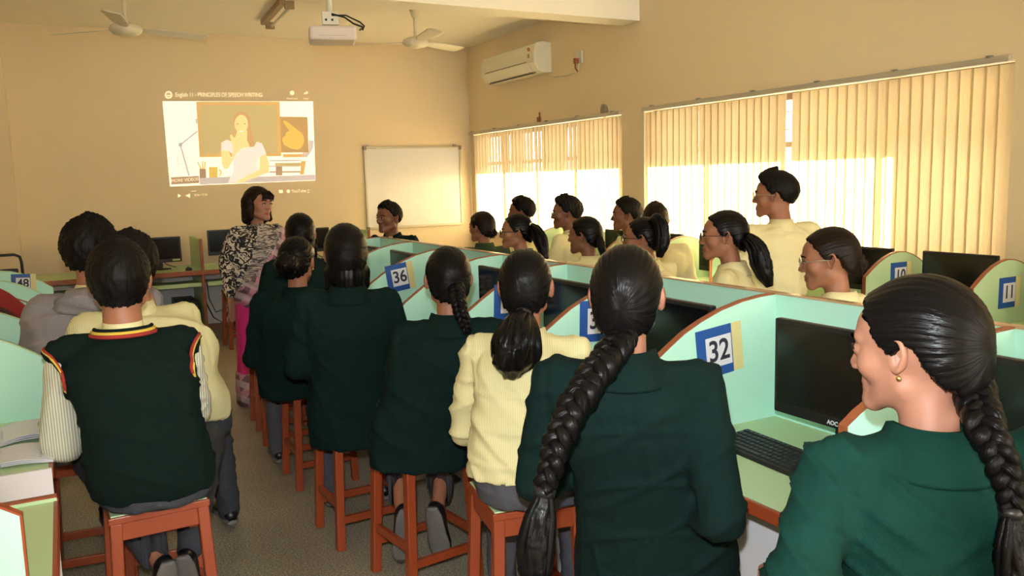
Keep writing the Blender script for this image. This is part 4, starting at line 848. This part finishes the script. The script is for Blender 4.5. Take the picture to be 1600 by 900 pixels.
    for s in (-1, 1):
        a = AN[s].copy(); d = np.array((s*.12, 1.0, 0)); d /= np.linalg.norm(d); kz = a[2] > .16
        if kz: d = np.array((s*.1, .35, -.94)); d /= np.linalg.norm(d)
        x = np.cross(d, (0, 0, 1.)); x /= np.linalg.norm(x); z = np.cross(x, d); z = z if z[2] >= 0 or kz else -z
        heel = a-d*.055-z*.06; sh = MB(); tr_ = lambda u, v, w_: heel+d*u+x*v+z*w_
        sec = [(0, .022, .040), (.03, .032, .062), (.07, .034, .068), (.12, .036, .048), (.18, .044, .036), (.23, .040, .028), (.262, .022, .018)]
        sh.loft([np.array([tr_(u, math.cos(q)*wv, h_/2+math.sin(q)*h_/2+.014) for q in np.arange(14)*2*PI/14]) for u, wv, h_ in sec]); so = build('shoe', sh, m_shoe, root, True)
        sl = MB(); sl.loft([np.array([tr_(u, math.cos(q)*(wv+.003), .009+math.sin(q)*.011) for q in np.arange(14)*2*PI/14]) for u, wv, h_ in [(-.006, .018, 0)]+sec]); build('sole', sl, m_sole, so, True)
    # --- hair
    hm = hairm or (m_hairK if fem else m_hairS); an = anchor or ((0, -1, .12) if fem else (.15, -.45, .9))
    hk = dict(thick=.0085 if fem else .012, rough=0.0 if fem else .0035, fringe=0 if fem else .010, back=0.004 if fem else .004)
    if cap: hk.update(cap)
    V, F, uv = hair_cap('f' if fem else 'm', nu=nu+20, nv=nv, fem=fem, anchor=an, seed=int(abs(head[1]*37)) % 17, **hk); hairobj('hair', hp(V), F, uv, hm, root)
    HP = lambda a, b_, c_: hp(np.array([(a, b_, c_)]))[0]
    hr = [c for c in root.children if c.name.split('.')[0] == 'hair'][-1]
    if not fem:
        tb = MB(); r_ = np.random.default_rng(int(head[0]*100) % 50+1)
        for i in range(70 if res else 26):
            a = r_.uniform(-1.2, 1.2) if i % 3 else r_.uniform(-3.1, 3.1); e = r_.uniform(.45, 1.45); o = np.array((math.sin(a)*math.cos(e)*.080, math.cos(a)*math.cos(e)*.094-.012, math.sin(e)*.098+.026)); q = o*1.01+np.array((r_.uniform(-.012, .012), r_.uniform(-.004, .012), r_.uniform(.0, .004)))
            tb.tube([o*.94, (o+q)/2+np.array((0, 0, .004)), q], [.006, .005, .0012], 5)
        V, F = tb.data(); hairobj('tufts', hp(V), F, np.stack([V[:, 0]*9, V[:, 2]*4], 1), hm, hr)
    if hair == 'pony':
        p = extra or [(0, -.100, .012), (0, -.128, .0), (0, -.135, -.05), (0, -.125, -.12), (0, -.115, -.19)]; V, F, uv = ponytail([HP(*q) for q in p] if extra is None else extra, [.016, .030, .040, .038, .030, .012]); hairobj('ponytail', V, F, uv, hm, root)
    elif hair in ('path_pony',):
        V, F, uv = ponytail(extra['path'], extra['rad'], seed=3, flat=extra.get('flat', .85)); hairobj('ponytail', V, F, uv, hm, root)
        if extra.get('tie') is not None: 
            q = np.array(extra['path'][0]); d = np.array(extra['path'][1])-q; d /= np.linalg.norm(d); build('hair_tie', MB().tube([q+d*.004, q+d*.018], [extra['rad'][0]*1.25]*2, 16), m_black if extra['tie'] == 'k' else m_acw, root, True)
    elif hair == 'braid':
        V, F, uv = braid(extra['path'], extra['rad'], extra['periods']); br = hairobj('braid', V, F, uv, hm, root)
        if extra.get('tassel'):
            V, F, uv = ponytail(extra['tassel'], extra['trad'], seed=5, flat=.75); hairobj('braid_end', V, F, uv, hm, br)
            q = np.array(extra['tassel'][0]); d = np.array(extra['tassel'][1])-q; d /= np.linalg.norm(d); build('hair_tie', MB().tube([q-d*.008, q+d*.008], [extra['rad'][-1]*.9]*2, 14), m_black, br, True)
    elif hair == 'loose':
        G = MB(); G.caps(HP(0, -.045, -.01), HP(0, -.055, -.10), .078, .074).caps(HP(-.035, -.03, -.02), HP(-.04, -.03, -.12), .048, .040).caps(HP(.035, -.03, -.02), HP(.04, -.03, -.12), .048, .040)
        for i in range(12): x = -.075+i*.0136; G.caps(HP(x, -.070+abs(x)*.5, -.07), HP(x*1.12, -.072+abs(x)*.5, -.150-.016*math.sin(i*2.1)), .022, .010, 8)
        V, F = vox(G, .007, 4); Q = (V-Hd)@Hm; u = np.arctan2(Q[:, 0], -Q[:, 1]); V = V+normals(V, F)*(.0012*np.sin(u*31+3*np.sin(Q[:, 2]*20)))[:, None]; hairobj('loose_hair', V, F, np.stack([u/(2*PI)*1.1, Q[:, 2]*3], 1), hm, root)
    elif hair == 'bun':
        G = MB(); q = HP(0, -.105, -.035)
        for i in range(9): a = i*.7; G.ball(q+np.array((math.cos(a)*.018, math.sin(a*1.7)*.012, math.sin(a)*.026)), .023, 10)
        V, F = vox(G, .006, 3); V = V+normals(V, F)*(.003*np.sin(V@np.array((160, 90, 130.))))[:, None]; hairobj('bun', V, F, np.stack([V[:, 0]*6, V[:, 2]*9], 1), hm, root)
        st = MB(); strands(st, [HP(0, -.09, -.02), HP(0, -.12, -.04), HP(0, -.115, -.085)], [.03, .04, .035], 14, seed=4, r0=.005); V, F = st.data(); hairobj('loose_strands', V, F, np.stack([V[:, 0]*6, V[:, 2]*9], 1), hm, root)
    if glasses:
        gm = m_black if glasses == 'dark' else m_steel; b = MB(); t_ = .0016 if glasses != 'thick' else .0026; gm = m_black if glasses == 'thick' else gm
        for s in (-1, 1):
            pts = [(s*.033+math.cos(a)*.0245, .1065-abs(math.cos(a)*.0245*s+s*.033-s*.01)*.10, -.003+math.sin(a)*.0175) for a in np.linspace(0, 2*PI, 22)]; b.tube(pts, t_, 6, cap=False)
            b.tube([(s*.057, .101, .003), (s*.070, .085, .004), (s*.079, .02, .003), (s*.079, -.010, .0)], t_*.9, 6)
        b.tube([(-.010, .107, .002), (0, .1095, .005), (.010, .107, .002)], t_*.9, 6); V, F = b.data(); link('glasses', hp(V), F, gm, root, True)
    if clip: build('hair_clip', MB().tube([HP(.050, -.082, .020), HP(.030, -.102, .026), HP(.012, -.112, .026)], [.003, .005, .003], 8), m_steel, hr, True)
    if earring: 
        for s in (-1, 1): b = MB().ball((s*.079, -.008, -.040), .0045, 8); V, F = b.data(); link('earring', hp(V), F, m_gold, root, True)
    return tag(root, name_label, 'person', group), dict(N=N, Hd=Hd, toW=lambda p: L.T@np.array(p)+np.array((hip[0], hip[1], 0)), HP=lambda a, b_, c_: L.T@HP(a, b_, c_)+np.array((hip[0], hip[1], 0)), root=root, toL=toL, hp=hp)
def locp(hip, taz, pts): L = rotz(R_(taz)); return [L@(np.array(p)-np.array((hip[0], hip[1], 0))) for p in pts]
# ---- 1. long braid girl, centre foreground
hip = (1.30, 1.66); tz = 38
path = [at(978, 520, 1.90), at(955, 552, 1.84), at(925, 590, 1.79), at(893, 640, 1.74), at(871, 690, 1.71), at(857, 740, 1.695), at(851, 768, 1.69)]
tas = [at(851, 768, 1.69), at(845, 800, 1.69), at(838, 845, 1.69), at(836, 890, 1.69), at(840, 930, 1.69)]
hL = lambda P: locp(hip, tz, P)
person('girl in dark green blazer with long thick braid down her back', at(980, 462, 1.97), 43, tz, hip, fem=True, tone='a', res=2, hair='braid', anchor=(0, -1, -.25),
       elbows=[None, at(1128, 812, 1.86)], wrists=[None, at(1085, 800, 2.06)], knees=[None, (1.52, 1.86, .60)], wide=1.10, hem=.47,
       extra=dict(path=hL(path), rad=[.036, .039, .039, .037, .034, .030, .025], periods=5.2, tassel=hL(tas), trad=[.014, .030, .036, .034, .016]), cap=dict(thick=.010, low=-50))
# ---- 2. girl at the right edge
hip = (1.32, .87); tz = 28; hL = lambda P: locp(hip, tz, P)
path = [at(1515, 580, 1.40), at(1525, 620, 1.34), at(1540, 670, 1.28), at(1565, 720, 1.25), at(1580, 770, 1.24), at(1580, 800, 1.24)]
tas = [at(1580, 800, 1.24), at(1585, 840, 1.24), at(1592, 890, 1.24), at(1592, 950, 1.24)]
person('girl in bottle green blazer in profile at the right edge, braid over her back', at(1428, 542, 1.42), -12, tz, hip, fem=True, tone='a', res=2, hair='braid', tmat=m_blz2, anchor=(0, -1, -.05), hpitch=-6,
       elbows=[at(1245, 930, 1.30), None], wrists=[at(1225, 900, 1.5), None], wide=1.06, earring=True, hem=.47,
       extra=dict(path=hL(path), rad=[.030, .032, .031, .028, .024, .020], periods=4.0, tassel=hL(tas), trad=[.014, .030, .034, .020]), cap=dict(thick=.011))
# ---- 3. ponytail girl in yellow
hip = (1.20, 2.16); tz = 33; hL = lambda P: locp(hip, tz, P)
path = [at(818, 490, 2.52), at(812, 508, 2.47), at(806, 530, 2.44), at(803, 555, 2.44), at(800, 585, 2.46)]
person('girl in cream striped shirt with low ponytail, back to the camera', at(822, 448, 2.64), 36, tz, hip, fem=True, tone='b', res=2, top='shirt', hair='path_pony', anchor=(0, -1, -.15), bottom=m_trs,
       extra=dict(path=hL(path), rad=[.022, .040, .062, .080, .078, .040], tie='k', flat=.7), cap=dict(thick=.009), belly=1.04, foldamp=1.3, hem=.69)
stool((1.24, 2.27), R_(-10), 'brown stool with mint seat under the girl in the cream shirt', h=.553)
# ---- 4. braided girl
hip = (1.13, 2.87); tz = 26; hL = lambda P: locp(hip, tz, P)
path = [at(712, 445, 2.98), at(715, 465, 2.93), at(720, 490, 2.90), at(731, 520, 2.88)]
person('girl in dark green blazer with short braid beside the card numbered 36', at(700, 436, 3.08), 18, tz, hip, fem=True, tone='b', res=1, hair='braid', clip=True, anchor=(.1, -1, 0), hem=.49, wide=1.04,
       ankles=[(1.08, 2.98, .26), (1.22, 2.95, .25)], knees=[(1.20, 3.36, .60), (1.42, 3.28, .60)],
       extra=dict(path=hL(path), rad=[.032, .030, .026, .016], periods=3.5), cap=dict(thick=.010, rough=.001))
stool((1.16, 2.95), R_(8), 'brown stool under the girl with short braid, dark shoes tucked behind its legs', h=.553)
# ---- 5. loose haired
person('pupil in dark green blazer with shoulder length loose hair, before the card numbered 36', at(540, 396, 3.45), 14, 15, (1.05, 3.42), fem=True, tone='b', res=1, hair='loose', hem=.44, wide=1.06, cap=dict(thick=.014, back=.01, cover_ear=False))
stool((1.07, 3.49), R_(2), 'brown stool under the loose haired pupil in blazer', h=.553)
# ---- 6, 7
hip = (1.0, 4.18); tz = 12; hL = lambda P: locp(hip, tz, P)
path = [at(455, 400, 4.05), at(447, 415, 3.98), at(443, 432, 3.98)]
person('girl in dark blazer with low gathered hair, left of the loose haired pupil', at(465, 408, 4.14), 34, tz, hip, fem=True, tone='b', res=1, hair='path_pony', hem=.50, wide=1.12,
       extra=dict(path=hL(path), rad=[.03, .055, .062, .03], tie=None), cap=dict(thick=.012, rough=.002), earring=True)
stool((1.10, 4.28), R_(0), 'brown stool under the girl with low gathered hair', h=.553)
person('pupil in dark blazer half hidden behind others, nearest the teacher', at(470, 366, 4.9), 20, 10, (1.12, 4.85), fem=True, tone='b', res=0, hair='loose', hem=.50, wide=1.12, cap=dict(thick=.014))
stool((1.12, 4.85), R_(3), 'brown stool under the pupil nearest the teacher', h=.553)
stool((1.15, 5.45), R_(-4), 'brown stool just beyond the pupil nearest the teacher')
# ---- 8. vest boy
hip = (.19, 2.78); tz = 4
person('boy in dark green knitted vest with striped trims over a pale shirt', at(187, 438, 2.62), 6, tz, hip, fem=False, tone='b', res=2, top='vest', bottom=m_trd, hair='short', wide=1.0, seat=.555, slouch=.05,
       elbows=[at(100, 690, 2.60), at(300, 640, 2.85)], wrists=[at(74, 664, 2.95), at(290, 640, 3.1)], ankles=[(.20, 2.96, .27), (.29, 3.0, .26)], knees=[(.02, 3.30, .60), (.42, 3.28, .60)], cap=dict(thick=.015, rough=.002, back=.012, low=-52), belly=1.12)
stool((.19, 2.90), R_(2), 'red brown stool under the boy in the knitted vest', h=.553)
# ---- 9. hooded, 10. leaning
person('boy in grey hooded sweatshirt on the left, leaning towards the aisle', at(143, 392, 3.25), 22, -10, (.02, 3.62), fem=False, tone='b', res=1, top='hoodie', bottom=m_trd, hair='short', wide=1.08, cap=dict(thick=.022, rough=.005, low=-50), slouch=.06)
person('pupil in cream shirt leaning behind the boy in the vest', at(202, 416, 3.15), -10, -12, (.36, 3.42), fem=False, tone='a', res=1, top='shirt', bottom=m_trd, hair='short', wide=1.04, slouch=.11, hpitch=-10, hroll=8,
       elbows=[None, at(308, 596, 3.12)], wrists=[None, at(238, 486, 3.25)], ankles=[None, (.56, 3.85, .09)], knees=[None, (.52, 3.80, .60)], cap=dict(thick=.018, rough=.004, low=-50), tmat=m_shirt, curl=.2)
stool((.27, 3.52), R_(-4), 'brown stool under the leaning pupil in cream shirt'); stool((.0, 3.64), R_(-6), 'brown stool under the hooded boy')
# ---- 12. boy before the whiteboard
person('boy in green blazer turned towards the teacher, seated before the whiteboard', at(607, 340, 6.75), 248, 225, fem=False, tone='c', res=1, hair='short', cap=dict(thick=.012, fringe=.014), wide=.98)
# ---- far side pupils
person('girl in olive green blazer seen from behind, seated furthest left under the windows', at(752, 355, 6.5), -22, 12, fem=True, tone='b', res=0, hair='bun', tmat=mat('olive_green_wool', (.022, .052, .018, 1), .85), hairm=m_hairB, cap=dict(thick=.013), hem=.5)
hip = None
def pathtail(pts, d): return [at(x, y, d) for x, y in pts]
def far(label, hd, haz, taz, tail=None, trad=None, **kw):
    h = at(*hd); hp_ = (h[0], h[1])
    if tail is not None: kw['extra'] = dict(path=locp(hp_, taz, [at(x, y, d) for x, y, d in tail]), rad=trad, tie=kw.pop('tie_', None), flat=.8); kw['hair'] = 'path_pony'
    return person(label, h, haz, taz, hp_, **kw)
far('girl in dark blazer with dark glasses and a long ponytail, looking left', (806, 362, 5.65), -62, -30, [(828, 352, 5.62), (838, 358, 5.58), (846, 378, 5.55), (853, 405, 5.52)], [.02, .035, .05, .04, .02], fem=True, tone='b', res=1, glasses='thick', tie_='w')
person('pupil mostly hidden behind the girl with dark glasses, only dark hair showing', at(814, 331, 7.1), -50, -20, fem=False, tone='c', res=0, top='shirt', hair='short', cap=dict(thick=.014))
person('boy in cream shirt and clear glasses, looking left in front of the window pier', at(884, 333, 6.45), -62, -25, fem=False, tone='c', res=1, top='shirt', hair='short', glasses='steel', tmat=m_shirtw, cap=dict(thick=.018, rough=.006, fringe=.014))
far('girl in cream shirt with gathered side hair, right of the boy in clear glasses', (913, 368, 5.2), -32, 0, [(936, 372, 5.12), (940, 385, 5.10), (943, 402, 5.10)], [.025, .028, .024, .012], fem=True, tone='c', res=1, top='shirt', tmat=m_shirtw)
person('boy with a faint moustache looking left, behind the girl with the high ponytail', at(978, 336, 6.35), -58, -30, fem=False, tone='c', res=0, top='shirt', hair='short', cap=dict(thick=.014, fringe=.012))
person('boy in cream shirt seen from behind with his head turned, before the nearer window', at(1024, 345, 5.75), 30, 35, fem=False, tone='b', res=0, top='shirt', hair='short', tmat=m_shirtw, hairm=m_hairB, cap=dict(thick=.010), wide=1.05)
far('girl in black rimmed glasses with a high full ponytail, looking left', (1003, 372, 4.77), -42, -5, [(1017, 345, 4.70), (1026, 340, 4.66), (1034, 352, 4.64), (1036, 378, 4.64), (1030, 402, 4.64)], [.016, .030, .040, .042, .036, .018], fem=True, tone='b', res=1, top='shirt', glasses='thick', tmat=m_shirtw)
far('girl in white shirt and striped tie with glasses and a wavy ponytail, looking left', (1130, 368, 3.97), -52, -38, [(1158, 372, 3.92), (1172, 374, 3.88), (1184, 390, 3.87), (1190, 415, 3.87), (1203, 448, 3.87)], [.016, .034, .046, .050, .040, .016], fem=True, tone='b', res=1, top='shirt', glasses='dark', tie=True, tmat=m_shirtw, tie_='w', earring=True)
person('boy in cream shirt standing before the bright window, looking left', at(1210, 305, 4.55), -38, 18, fem=False, tone='b', res=1, top='shirt', hair='short', standing=True, glasses='steel', tmat=m_shirtw, cap=dict(thick=.016, fringe=.020, rough=.002), bottom=m_trd)
person('girl in cream shirt with pale glasses and clipped up hair, right of the standing boy', at(1294, 404, 3.22), -44, -10, fem=True, tone='b', res=1, top='shirt', hair='bun', glasses='steel', tmat=m_shirtw, hpitch=-8, hairm=m_hairB)

# ---- teacher
def teacher():
    head = at(404, 319, 5.85); taz, haz = 165, 148; hip = (head[0]-.02, head[1]+.02)
    root, d = person('woman teacher standing in patterned shawl, pink skirt and bracelets, talking', head, haz, taz, hip, fem=True, tone='a', res=1, top='shirt', hair='none', standing=True, group='teacher', hem=.72, tmat=m_pais, bottom=m_pink,
        elbows=[None, aty(353, 408, 5.95)], wrists=[None, aty(360, 463, 5.85)], cap=dict(thick=.014, cover_ear=True), hairm=m_hairB, hroll=-4, collar=False, curl=.15)
    root['group'] = 'teacher'; del root['group']; HPl = lambda a, b, c: d['hp'](np.array([(a, b, c)]))[0]; N = d['N']
    # bob
    G = MB()
    for s in (-1, 1): G.caps(HPl(s*.070, -.005, .02), HPl(s*.088, .012, -.10), .030, .022); G.caps(HPl(s*.055, -.05, .02), HPl(s*.075, -.04, -.11), .045, .032)
    G.caps(HPl(0, -.05, .03), HPl(0, -.07, -.11), .07, .05)
    V, F = vox(G, .008, 4); Q = V-d['Hd']; u = np.arctan2(Q[:, 0], Q[:, 1]); V = V+normals(V, F)*(.003*np.sin(u*30+4*np.sin(Q[:, 2]*25)))[:, None]; hairobj('bob_hair', V, F, np.stack([u*.2, Q[:, 2]*4], 1), m_hairB, root)
    fr_ = MB()
    for i in range(9): x = -.045+i*.0112; fr_.tube([HPl(x*.8, .062, .088), HPl(x, .098, .058), HPl(x*1.15, .100-abs(x)*.25, .030-abs(x)*.2)], [.010, .009, .002], 6)
    V, F = fr_.data(); hairobj('fringe', V, F, np.stack([V[:, 0]*8, V[:, 2]*4], 1), m_hairB, root)
    # skirt of the sari
    rg = [ring((0, .0, z), a, b, 40, 2.1) for z, a, b in ((.015, .20, .19), (.12, .20, .185), (.35, .185, .165), (.6, .18, .15), (.85, .17, .135), (.95, .14, .11))]
    for R0 in rg: th = np.arctan2(R0[:, 1], R0[:, 0]); R0[:, :2] *= (1+.045*np.sin(th*11))[:, None]
    build('skirt', MB().loft(rg), m_pink, root, True)
    rg = [ring((0, .0, z), a, b, 40, 2.1) for z, a, b in ((.010, .206, .196), (.12, .208, .194), (.24, .202, .186))]
    for R0 in rg: th = np.arctan2(R0[:, 1], R0[:, 0]); R0[:, :2] *= (1+.045*np.sin(th*11))[:, None]
    build('skirt_border', MB().loft(rg), m_plaid, root, True)
    # shawl: wraps shoulders and upper arms, hangs down in front
    S_ = MB(); S_.loft([ring(N+np.array((0, y, z)), a, b, 36, 2.2) for z, a, b, y in ((-.60, .17, .13, .02), (-.48, .20, .15, .02), (-.34, .215, .155, .02), (-.20, .220, .15, .01), (-.10, .205, .125, 0), (-.045, .15, .10, 0), (-.012, .095, .080, 0), (.006, .072, .066, 0))])
    for s in (-1, 1): S_.caps(N+np.array((s*.15, 0, -.07)), N+np.array((s*.205, .03, -.36)), .07, .072)
    V, F = vox(S_, .011, 6); n_ = normals(V, F); Q = V-N; dg = Q[:, 0]*.8-Q[:, 2]*1.0; flo = Q[:, 0] > .035-.42*Q[:, 2]
    V = V+n_*(np.where(flo, 0, .010)+.010*np.sin(dg*70)*np.clip((-Q[:, 2])/.15, 0, 1)*(~flo)+fold(V, .02, 10, 4))[:, None]
    pl_ = (~flo) & (Q[:, 2] < -.22-1.1*Q[:, 0]); fl_all = [bool(flo[list(f)].any()) for f in F]; pf = [(not a) and bool(pl_[list(f)].any()) for a, f in zip(fl_all, F)]
    sh_ = link('shawl', V, [f for f, a, b in zip(F, fl_all, pf) if not a and not b], m_shawl, root, True); link('shawl_end', V, [f for f, b in zip(F, pf) if b], m_plaid, sh_, True)
    link('sleeve_cloth', V, [f for f, a in zip(F, fl_all) if a], m_pais, root, True)
    wr = d['toL'](aty(360, 463, 5.85)); el = d['toL'](aty(353, 408, 5.95)); dd = wr-el; dd /= np.linalg.norm(dd); 
    a_ = np.cross(dd, (0, 1, 0)); a_ /= np.linalg.norm(a_); b_ = np.cross(dd, a_)
    for k in (0, 1): build('bangle', MB().tube([wr-dd*(.01+k*.02)+(a_*math.cos(t)+b_*math.sin(t))*.031 for t in np.linspace(0, 2*PI, 24)], .0035, 6, cap=False), m_gold, root, True)
def vor(name, c1, c2, scale, thr=.5, st=(1, 1, 1)):
    m = mat(name, c1, .85); nt = m.node_tree; p = nt.nodes['Principled BSDF']; tc = nt.nodes.new('ShaderNodeTexCoord'); mp = nt.nodes.new('ShaderNodeMapping'); mp.inputs['Scale'].default_value = st
    mp.inputs['Rotation'].default_value = (0, R_(35), 0)
    n = nt.nodes.new('ShaderNodeTexNoise'); n.inputs['Scale'].default_value = scale; n.inputs['Detail'].default_value = 1; n.inputs['Distortion'].default_value = 2.5; rp = nt.nodes.new('ShaderNodeValToRGB'); rp.color_ramp.interpolation = 'LINEAR'
    rp.color_ramp.elements[0].position = thr-.02; rp.color_ramp.elements[0].color = c1; rp.color_ramp.elements[1].position = thr+.02; rp.color_ramp.elements[1].color = c2
    for a, b in ((tc.outputs['Object'], mp.inputs[0]), (mp.outputs[0], n.inputs['Vector']), (n.outputs['Fac'], rp.inputs[0]), (rp.outputs[0], p.inputs['Base Color'])): nt.links.new(a, b)
    return m
m_pais = vor('black_and_white_floral_cotton', S(30, 26, 30), S(206, 196, 182), 24, .54)
m_shawl = vor('grey_woven_shawl', S(84, 76, 80), S(182, 172, 164), 30, .5, (.35, .35, 1.6))
m_pink = mat('magenta_silk', S(214, 40, 140), .6, bump=.2, bscale=40)
def plaid(name):
    m = mat(name, S(190, 150, 160), .85); nt = m.node_tree; p = nt.nodes['Principled BSDF']; tc = nt.nodes.new('ShaderNodeTexCoord'); mp = nt.nodes.new('ShaderNodeMapping'); mp.inputs['Rotation'].default_value = (0, R_(30), 0); nt.links.new(tc.outputs['Object'], mp.inputs[0])
    prev = None
    for ax, fr_, col in (('X', 4.2, S(70, 60, 70)), ('Z', 3.4, S(200, 180, 184))):
        wv = nt.nodes.new('ShaderNodeTexWave'); wv.bands_direction = ax; wv.inputs['Scale'].default_value = fr_; nt.links.new(mp.outputs[0], wv.inputs['Vector'])
        mr = nt.nodes.new('ShaderNodeMapRange'); mr.inputs[1].default_value = .5; mr.inputs[2].default_value = .6; mr.inputs[4].default_value = .75; nt.links.new(wv.outputs['Fac'], mr.inputs[0])
        mx = nt.nodes.new('ShaderNodeMix'); mx.data_type = 'RGBA'; nt.links.new(mr.outputs[0], mx.inputs[0]); mx.inputs[7].default_value = col
        if prev is None: mx.inputs[6].default_value = S(196, 140, 156)
        else: nt.links.new(prev, mx.inputs[6])
        prev = mx.outputs[2]
    nt.links.new(prev, p.inputs['Base Color']); return m
m_plaid = plaid('pink_and_grey_plaid')
teacher()
